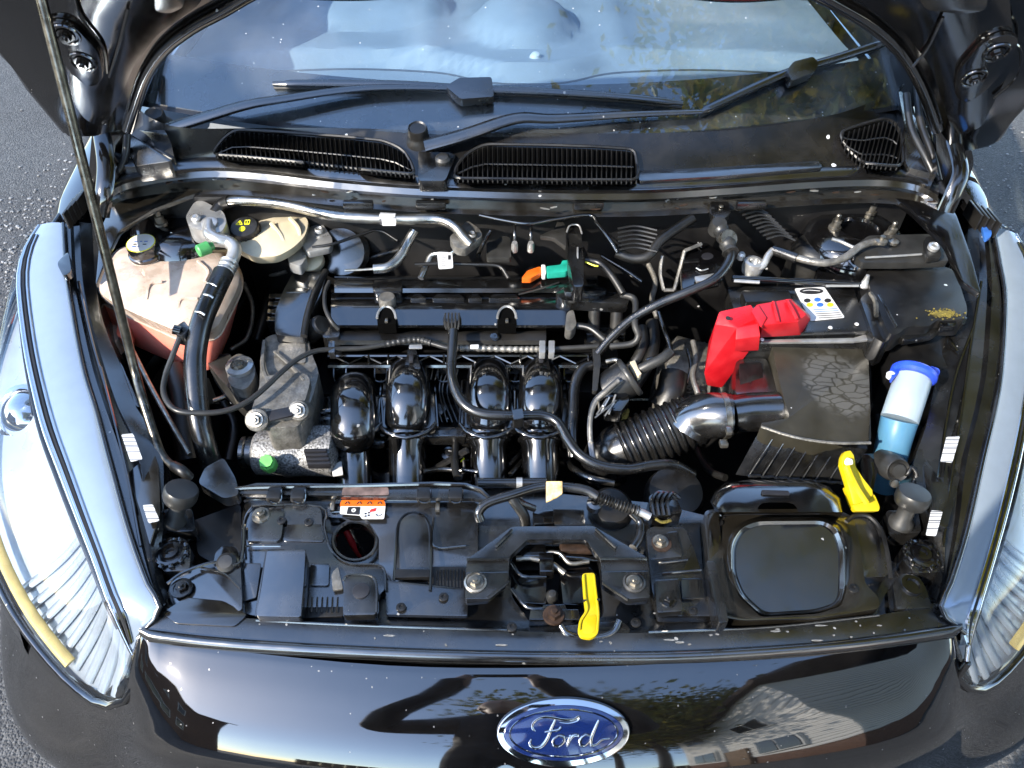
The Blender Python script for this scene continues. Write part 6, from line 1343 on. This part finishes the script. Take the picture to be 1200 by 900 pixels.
# brackets on the right inner wing behind the fuse box
eb = thing('wing_bracket', U(1060, 295, .85), 'grey bracket tray on the strut tower edge with round knob', 'bracket')
plate('tray', [(1002, 288), (1018, 276), (1094, 274), (1112, 282), (1112, 306), (1060, 308), (1010, 308), (1002, 300)], .858, .012, M['grey'], eb, .003, 4)
plate('tray_rim', [(1084, 278), (1096, 276), (1104, 300), (1086, 302)], .872, .01, M['plm'], eb, .003, 3)
lathe('knob', U(1093, 291, .874), (0, -.2, 1), [(.009, 0), (.009, .006), (.006, .008), (.004, .006), (.0005, .006)], M['alub'], eb, 18)
tube('tray_edge', [(1014, 302, .861), (1050, 300, .861), (1080, 298, .861)], .002, M['alub'], eb, seg=6, sub=3)
lathe('tray_nut', U(1046, 285, .86), (0, 0, 1), [(.009, 0), (.009, .005), (.005, .008), (.0005, .009)], M['zinc'], eb, 12)
plate('white_clip', [(1121, 318), (1134, 317), (1134, 323), (1122, 323)], .85, .004, M['white'], eb, .001, 1)
bl = lathe('tower_boot', U(958, 296, .80), (0, 0, 1), [(.05, -.1), (.046, 0), (.036, .02), (.0005, .024)], M['rub'], car, 28, smooth=60)
for k in range(9): tube('bellows_fold', [(866+k*4, 248+k*4, .87), (884+k*4, 244+k*4, .875), (900+k*4, 250+k*4, .87)], .0022, M['rub'], car, seg=5)
for k in range(6): tube('heater_rib', [(724, 268+k*5, .86), (745, 265+k*5, .862), (770, 270+k*5, .86)], .002, M['plm'], car, seg=5)
# pumps and tanks low on the right behind the latch
dm = lathe('horn', U(716, 595, .70), (0, -.2, 1), [(.025, -.03), (.032, -.01), (.032, .0), (.026, .008), (.0005, .012)], M['plm'], None, 32); tag(dm, 'dull black round disc behind the latch bracket under the ribbed conduit', 'horn')
dm = lathe('fluid_pot', U(790, 580, .66), (0, -.2, 1), [(.04, -.05), (.045, 0), (.04, .015), (.0005, .022)], M['plm'], None, 32); tag(dm, 'dull black round pot under the end of the vent hose', 'pot')
hr = thing('harness_plug', U(785, 595, .70), 'black taped harness plug beside the scoop dome', 'connector')
plate('plug', [(760, 582), (772, 574), (790, 578), (800, 600), (782, 604), (764, 606)], .735, .03, M['plg'], hr, .005, 3)
for k in range(4): tube('wire', [(766+k*6, 604, .735), (764+k*6, 588, .742), (770+k*6, 578, .74), (782+k*5, 584, .735)], .0028, M['hose'], hr, seg=6)
tube('wire_end', [(768, 608, .732), (776, 612, .73), (786, 610, .728)], .0022, M['moss'], hr, seg=5)

# ---- dim clutter low in the bay
gb = thing('gearbox', (.22, .40, .40), 'dark cast gearbox housing deep under the ribbed intake hose', 'gearbox')
along(U(770, 440, .56), U(880, 470, .56), 'bell_housing', [(.06, 0), (.085, .1), (.085, .5), (.06, .7), (.05, 1)], 'alu', gb, 24)
for k in range(7): tube('housing_rib', [(775+k*14, 452, .66), (772+k*14, 480, .64), (770+k*14, 505, .60)], .004, M['alu'], gb, seg=6)
for k in range(5): bolt(U(792+k*15, 452+k*5, .655), .007, M['zinc'], gb)
fs = thing('fan_shroud', (0, .12, .4), 'black radiator fan shroud with round motor below the intake runners', 'fan')
lathe('motor', U(470, 572, .56), (0, .9, .3), [(.05, -.02), (.052, .01), (.03, .03), (.0005, .03)], M['plm'], fs, 24)
for k in range(8): a0 = k*math.pi/4; tube('shroud_arm', [U(470, 572, .57), U(470, 572, .57)+Vector((math.cos(a0)*.16, .01, math.sin(a0)*.12))], .006, M['plm'], fs, world=True, seg=6)
for pts, r_, m_, lb in (
    ([(300, 300, .70), (318, 330, .68), (310, 370, .66), (300, 400, .64)], .010, 'rub', 'dull black hose dropping behind the coolant tank'),
    ([(285, 330, .72), (296, 360, .70), (290, 395, .68), (270, 410, .68)], .004, 'alu', 'thin grey pipe between the coolant tank and timing cover'),
    ([(262, 470, .62), (275, 500, .60), (268, 540, .58)], .008, 'rub', 'soft black hose below the drooping grey loom'),
    ([(250, 470, .66), (278, 462, .66), (298, 476, .65)], .005, 'zinc', 'short metal line under the engine mount arm'),
    ([(655, 520, .60), (668, 545, .62), (690, 560, .64), (720, 566, .64)], .006, 'pl', 'black cable curling under the vent hose'),
    ([(820, 470, .60), (815, 520, .62), (830, 550, .64), (850, 560, .66)], .006, 'rub', 'black drain tube left of the air filter box front'),
    ([(1030, 400, .66), (1036, 440, .66), (1028, 470, .66), (1030, 510, .65)], .007, 'rub', 'black cable trunk falling between air filter box and washer neck'),
    ([(1090, 400, .70), (1096, 440, .70), (1085, 480, .69), (1080, 520, .68)], .006, 'pl', 'black loom clipped to the wing behind the washer neck'),
    ([(760, 310, .76), (768, 330, .75), (764, 352, .74), (770, 372, .73)], .005, 'alu', 'grey pipe stub standing left of the wire frame bracket'),
    ([(705, 300, .78), (735, 318, .77), (752, 330, .76)], .004, 'pl', 'thin black wire crossing behind the coil posts'),
    ([(560, 300, .80), (566, 286, .81), (575, 270, .83)], .004, 'pl', 'short black pipe beside the grey insulation pad'),
    ([(400, 300, .76), (420, 306, .75), (440, 300, .76), (470, 292, .77)], .005, 'rub', 'black rubber pipe in front of the brown servo drum'),
    ([(300, 318, .70), (318, 322, .71), (336, 318, .72)], .004, 'alu', 'stubby grey pipe under the brake fluid reservoir')):
    hose_thing('bay_hose', pts, r_, m_, lb, 'hose')
for k, (x, y, z_) in enumerate(((500, 455, .64), (512, 440, .64), (525, 492, .63), (604, 440, .66), (604, 470, .65), (545, 520, .60), (455, 530, .60), (600, 530, .60), (615, 548, .60))):
    box('sensor_block', U(x, y, z_), (.014, .012, .016), M['pl' if k % 2 else 'dimpaint'], eng, .003); 
for k in range(8): tube('block_wire', [(495+k*6, 432, .68), (497+k*5+random.uniform(-4, 4), 460, .655), (500+k*6, 495, .64)], .0016, M['pl'], eng, seg=5)
for k in range(6): tube('deep_wire', [(596+random.uniform(0, 14), 436, .68), (600+random.uniform(-3, 9), 470, .65), (598+random.uniform(0, 14), 510, .62)], .0014, M['alu' if k % 3 == 0 else 'pl'], eng, seg=5)
tube('lever_edge', [(684, 674, .7455), (686, 700, .7455), (688, 714, .7455), (681, 727, .7455), (679, 738, .7455)], .0014, M['yellow'], latch, seg=5)
tube('lever_edge', [(696, 674, .7455), (698, 692, .7455), (700, 708, .7455), (701, 722, .7455), (700, 738, .7455)], .0014, M['yellow'], latch, seg=5)
box('lever_notch', U(685, 704, .7455), (.004, .002, .003), M['ink'], latch, 0); box('lever_notch', U(701, 703, .7455), (.004, .002, .003), M['ink'], latch, 0)

# ================================================================ surroundings that the paint and glass mirror
def leafmat(name, a, b):
    m = mat(name, a, .5, nvar=.35, nscale=3); N = m.node_tree.nodes; L = m.node_tree.links; bs = N['Principled BSDF']
    oi = N.new('ShaderNodeNewGeometry'); src = bs.inputs['Base Color'].links[0].from_socket
    mx = N.new('ShaderNodeMix'); mx.data_type = 'RGBA'; L.new(oi.outputs['Random Per Island'], mx.inputs[0]); L.new(src, mx.inputs[6]); mx.inputs[7].default_value = (*b, 1); L.new(mx.outputs[2], bs.inputs['Base Color'])
    tr = N.new('ShaderNodeBsdfTranslucent'); L.new(mx.outputs[2], tr.inputs[0]); ms = N.new('ShaderNodeMixShader'); ms.inputs[0].default_value = .35
    L.new(bs.outputs[0], ms.inputs[1]); L.new(tr.outputs[0], ms.inputs[2]); L.new(ms.outputs[0], N['Material Output'].inputs[0])
    return m
M['leafy'] = leafmat('golden_leaves', (.42, .31, .035), (.16, .2, .03))
M['leafg'] = leafmat('dark_green_leaves', (.09, .12, .025), (.26, .22, .035))
M['bark'] = mat('bark', (.09, .07, .05), .9, nvar=.5, nscale=20, bump=.5, bscale=30)
def tree(x, y, h, r, leaf, label, seed, n=2600, trunk=.16, base=.32, ls=1.0):
    rnd = random.Random(seed); root = thing('tree', (x, y, 0), label, 'tree', 'trees around the driveway')
    bm = bmesh.new(); top = Vector((x+rnd.uniform(-.3, .3), y+rnd.uniform(-.3, .3), h*.8))
    sweep(bm, cat([Vector((x, y, -.05)), Vector((x+.05, y, h*.3)), Vector((x-.08, y+.08, h*.55)), top], 5), lambda t: trunk*(1-.8*t), 10)
    tips = []
    for k in range(11):
        a = k*2.4; z0 = h*rnd.uniform(base, .7); p0 = Vector((x, y, z0)); rr = r*rnd.uniform(.55, .95)
        p2 = p0+Vector((math.cos(a)*rr, math.sin(a)*rr, h*rnd.uniform(.08, .25))); sweep(bm, cat([p0, p0.lerp(p2, .5)+Vector((0, 0, .15)), p2], 4), lambda t: trunk*.35*(1-.8*t), 6); tips.append(p2); tips.append(p0.lerp(p2, .6))
    tips += [top, top+Vector((0, 0, h*.12))]
    finish(bm, 'trunk', M['bark'], root)
    bm = bmesh.new()
    cl_ = [t_+Vector((rnd.gauss(0, r*.2), rnd.gauss(0, r*.2), rnd.gauss(0, r*.18))) for t_ in tips for _ in range(3)]
    for _ in range(n):
        c = rnd.choice(cl_); s_ = r*.2; p = c+Vector((rnd.gauss(0, s_), rnd.gauss(0, s_), rnd.gauss(0, s_*.8))); sz = rnd.uniform(.07, .16)*ls
        q = Matrix.Rotation(rnd.uniform(0, 6.3), 3, 'Z') @ Matrix.Rotation(rnd.uniform(-1.2, 1.2), 3, 'X')
        bm.faces.new([bm.verts.new(p+q @ Vector(v)*sz) for v in ((-1, 0, 0), (0, -.5, .1), (1, 0, 0), (0, .5, .1))])
    tag(finish(bm, 'crown', leaf, root, smooth=0), None, None, kind='stuff')
    return root
tree(4.6, 1.3, 9.5, 2.6, M['leafy'], 'tall golden autumn tree overhanging the right side of the car', 1, 42000, ls=.5)
tree(5.8, 4.0, 10, 2.8, M['leafy'], 'broad yellow green tree behind the golden one beside the car', 2, 22000, ls=.6)
tree(2.4, -8.5, 11.5, 3.0, M['leafg'], 'dark green tree across the road facing the bonnet', 3, 15000)
tree(5.2, -11.5, 13.5, 3.4, M['leafy'], 'yellowing tree across the road next to the white house', 4, 15000)
tree(2.6, -14.0, 14.0, 3.4, M['leafg'], 'tallest dark tree far across the road', 5, 12000)
# dark clipped hedge and garage at the left front
M['brick'] = mat('red_brown_brick', (.14, .075, .05), .85, nvar=.45, nscale=14)
M['clad'] = mat('white_cladding', (.72, .7, .66), .6, nvar=.08)
M['tile'] = mat('roof_tiles', (.09, .06, .05), .8, nvar=.4, nscale=12)
M['winglass'] = mat('dark_window_glass', (.02, .025, .03), .08)
M['timber'] = mat('weathered_fence_timber', (.2, .13, .08), .8, nvar=.35, nscale=12)
HX, HY = -1.6, -1.6
hs = thing('house', (8.5+HX, -5.5+HY, 0), 'white clad house with brick base across the driveway', 'house')
box('brick_base', (8.5+HX, -5.5+HY, .55), (7.0, 6.0, 1.1), M['brick'], hs, .01)
for k in range(30): box('cladding_board', (8.5+HX, -5.5+HY, 1.19+k*.18), (7.06+.02*(k % 2), 6.06, .165), M['clad'], hs, .012)
for xw, yw in ((4.95+HX, -7.2+HY), (4.95+HX, -4.2+HY)):
    for zw in (1.9, 4.6):
        w_ = box('window', (xw, yw, zw), (.1, 1.3, 1.15), M['clad'], hs, .01); box('pane', (xw-.055, yw-.31, zw), (.02, .56, 1.0), M['winglass'], w_, 0); box('pane', (xw-.055, yw+.31, zw), (.02, .56, 1.0), M['winglass'], w_, 0)
d__ = box('door', (4.95+HX, -5.7+HY, 1.05), (.1, .95, 2.1), M['timber'], hs, .01); box('handle', (4.88+HX, -5.35+HY, 1.05), (.04, .04, .16), M['chrome'], d__, .005)
rfm = [[(4.7+HX, -8.9+HY, 6.55), (8.5+HX, -8.9+HY, 8.9), (12.3+HX, -8.9+HY, 6.55)], [(4.7+HX, -2.1+HY, 6.55), (8.5+HX, -2.1+HY, 8.9), (12.3+HX, -2.1+HY, 6.55)]]
loft('roof', rfm, M['tile'], hs, closed=False, solid=.12)
gg = thing('brick_house', (-11.6, -8.0, 0), 'brown brick house seen against the light beyond the left headlight', 'house')
hm_ = Matrix.Rotation(R(38), 3, 'Z'); hc_ = Vector((-11.6, -8.0, 0))
box('wall', hc_+Vector((0, 0, 3.1)), (3.6, 9.6, 6.2), M['brick'], gg, .01, hm_)
loft('roof', [[hc_+hm_ @ Vector(v) for v in ((-2, -5, 6.1), (0, -5, 7.2), (2, -5, 6.1))], [hc_+hm_ @ Vector(v) for v in ((-2, 5, 6.1), (0, 5, 7.2), (2, 5, 6.1))]], M['tile'], gg, closed=False, solid=.1)
for zw in (1.6, 4.4):
    for yw in (-1.9, 0, 1.9):
        w_ = box('window', hc_+hm_ @ Vector((1.8, yw, zw)), (.1, 1.1, 1.3), M['clad'], gg, .01, hm_); box('pane', hc_+hm_ @ Vector((1.86, yw, zw)), (.02, .95, 1.15), M['winglass'], w_, 0, hm_)
fn = thing('fence', (1.0, -15.5, 0), 'brown timber panel fence closing the far side of the road', 'fence')
for k in range(40): box('board', (-6.8+k*.4, -15.5+(k % 2)*.01, .9), (.38, .03, 1.8), M['timber'], fn, .004)
for k in range(6): box('post', (-7+k*3.2, -15.58, .95), (.12, .1, 1.95), M['timber'], fn, .004)

# ---- the person taking the picture, mirrored in the nose of the car
M['coat'] = mat('dark_coat_cloth', (.012, .012, .014), .8, nvar=.3)
M['jean'] = mat('dark_trousers', (.02, .022, .03), .85, nvar=.3)
M['skin'] = mat('skin', (.45, .27, .2), .5, nvar=.08, sss=.1)
M['hair'] = mat('dark_hair', (.02, .014, .01), .6, nvar=.3)
pers = thing('person', (-.07, -.92, 0), 'person in a dark coat holding a phone out over the open bonnet', 'person')
def skin(name, verts, edges, radii, mat_, parent, root=0, sub=2):
    me = bpy.data.meshes.new(name); me.from_pydata([Vector(v) for v in verts], edges, []); me.materials.append(mat_)
    o = link(name, me, parent, (0, 0, 0)); m = o.modifiers.new('skin', 'SKIN'); m.use_smooth_shade = True
    for i, r_ in enumerate(radii):
        sv = me.skin_vertices[0].data[i]; sv.radius = r_ if isinstance(r_, tuple) else (r_, r_); sv.use_root = (i == root)
    s_ = o.modifiers.new('sub', 'SUBSURF'); s_.levels = s_.render_levels = sub; return o
ox, oy = -.07, -.92
ph = CAM - CF*.012
hl, hr_ = ph - CR*.085 - CF*.005, ph + CR*.085 - CF*.005
V_ = [(ox, oy, .95), (ox, oy, 1.12), (ox, oy+.02, 1.32), (ox, oy+.03, 1.47), (ox, oy+.05, 1.55),
      (ox-.19, oy+.03, 1.43), (ox-.40, oy+.14, 1.27), (hl.x-.012, hl.y-.035, hl.z-.045),
      (ox+.19, oy+.03, 1.43), (ox+.40, oy+.14, 1.27), (hr_.x+.012, hr_.y-.035, hr_.z-.045),
      (ox-.10, oy, .88), (ox-.12, oy+.02, .49), (ox-.13, oy-.02, .09), (ox-.14, oy+.13, .05),
      (ox+.10, oy, .88), (ox+.12, oy+.02, .49), (ox+.13, oy-.02, .09), (ox+.14, oy+.13, .05)]
E_ = [(0, 1), (1, 2), (2, 3), (3, 4), (3, 5), (5, 6), (6, 7), (3, 8), (8, 9), (9, 10), (0, 11), (11, 12), (12, 13), (13, 14), (0, 15), (15, 16), (16, 17), (17, 18)]
R_ = [(.16, .12), (.15, .11), (.18, .12), (.12, .08), .055, .075, .055, .04, .075, .055, .04, .09, .062, .05, .042, .09, .062, .05, .042]
skin('body', V_, E_, R_, M['coat'], pers)
hc = Vector((ox, oy+.07, 1.66))
bm = bmesh.new(); bmesh.ops.create_uvsphere(bm, u_segments=24, v_segments=18, radius=1)
for v in bm.verts:
    c = v.co; c.x *= .076; c.z *= .115; c.y *= .095
    if c.z < -.03: c.x *= .82; c.y *= .9
    if abs(c.x) < .014 and c.y > .07 and -.035 < c.z < .015: c.y += .018
    if abs(abs(c.x)-.03) < .012 and c.y > .06 and 0 < c.z < .025: c.y -= .007
    if abs(c.x) < .025 and c.y > .06 and -.062 < c.z < -.045: c.y += .006
    v.co = c+hc
finish(bm, 'head', M['skin'], pers, smooth=60)
bm = bmesh.new(); bmesh.ops.create_uvsphere(bm, u_segments=20, v_segments=14, radius=1)
for v in bm.verts: v.co = Vector((v.co.x*.083, v.co.y*.098-.018, max(v.co.z, -.35)*.115+.018))+hc
finish(bm, 'hair', M['hair'], pers, smooth=60)
for s_ in (-1, 1): lathe('ear', hc+Vector((s_*.076, -.005, 0)), (s_, .2, 0), [(.018, -.004), (.022, .004), (.012, .006), (.0005, .004)], M['skin'], pers, 14, oval=1.4)
for h_, s_ in ((hl, -1), (hr_, 1)):
    wr = Vector((h_.x+s_*.03, h_.y-.07, h_.z-.10)); pm = h_ + Vector((s_*.012, -.03, -.035))
    vs = [wr, pm]; es = [(0, 1)]; rs = [.03, (.035, .018)]
    for k in range(4):
        b_ = h_ + CU*(.03-.02*k) + Vector((s_*.008, -.02, -.01)); m_ = h_ + CU*(.032-.021*k) + CR*(s_*.012) - CF*.012; t_ = h_ + CU*(.03-.02*k) - CR*(s_*.012) - CF*.014
        i = len(vs); vs += [b_, m_, t_]; es += [(1, i), (i, i+1), (i+1, i+2)]; rs += [.0095, .0085, .007]
    i = len(vs); vs += [h_ - CU*.035 + Vector((0, -.015, -.01)), h_ - CU*.03 - CR*(s_*.02) - CF*.016]; es += [(1, i), (i, i+1)]; rs += [.011, .009]
    skin('hand', vs, es, rs, M['skin'], pers, 0, 1)
pm_ = thing('phone', ph, 'black phone held level in both hands of the photographer', 'phone')
rot = Matrix((CR, CU, -CF)).transposed()
box('phone_case', ph - CF*.006, (.15, .074, .009), M['plg'], pm_, .004, rot)
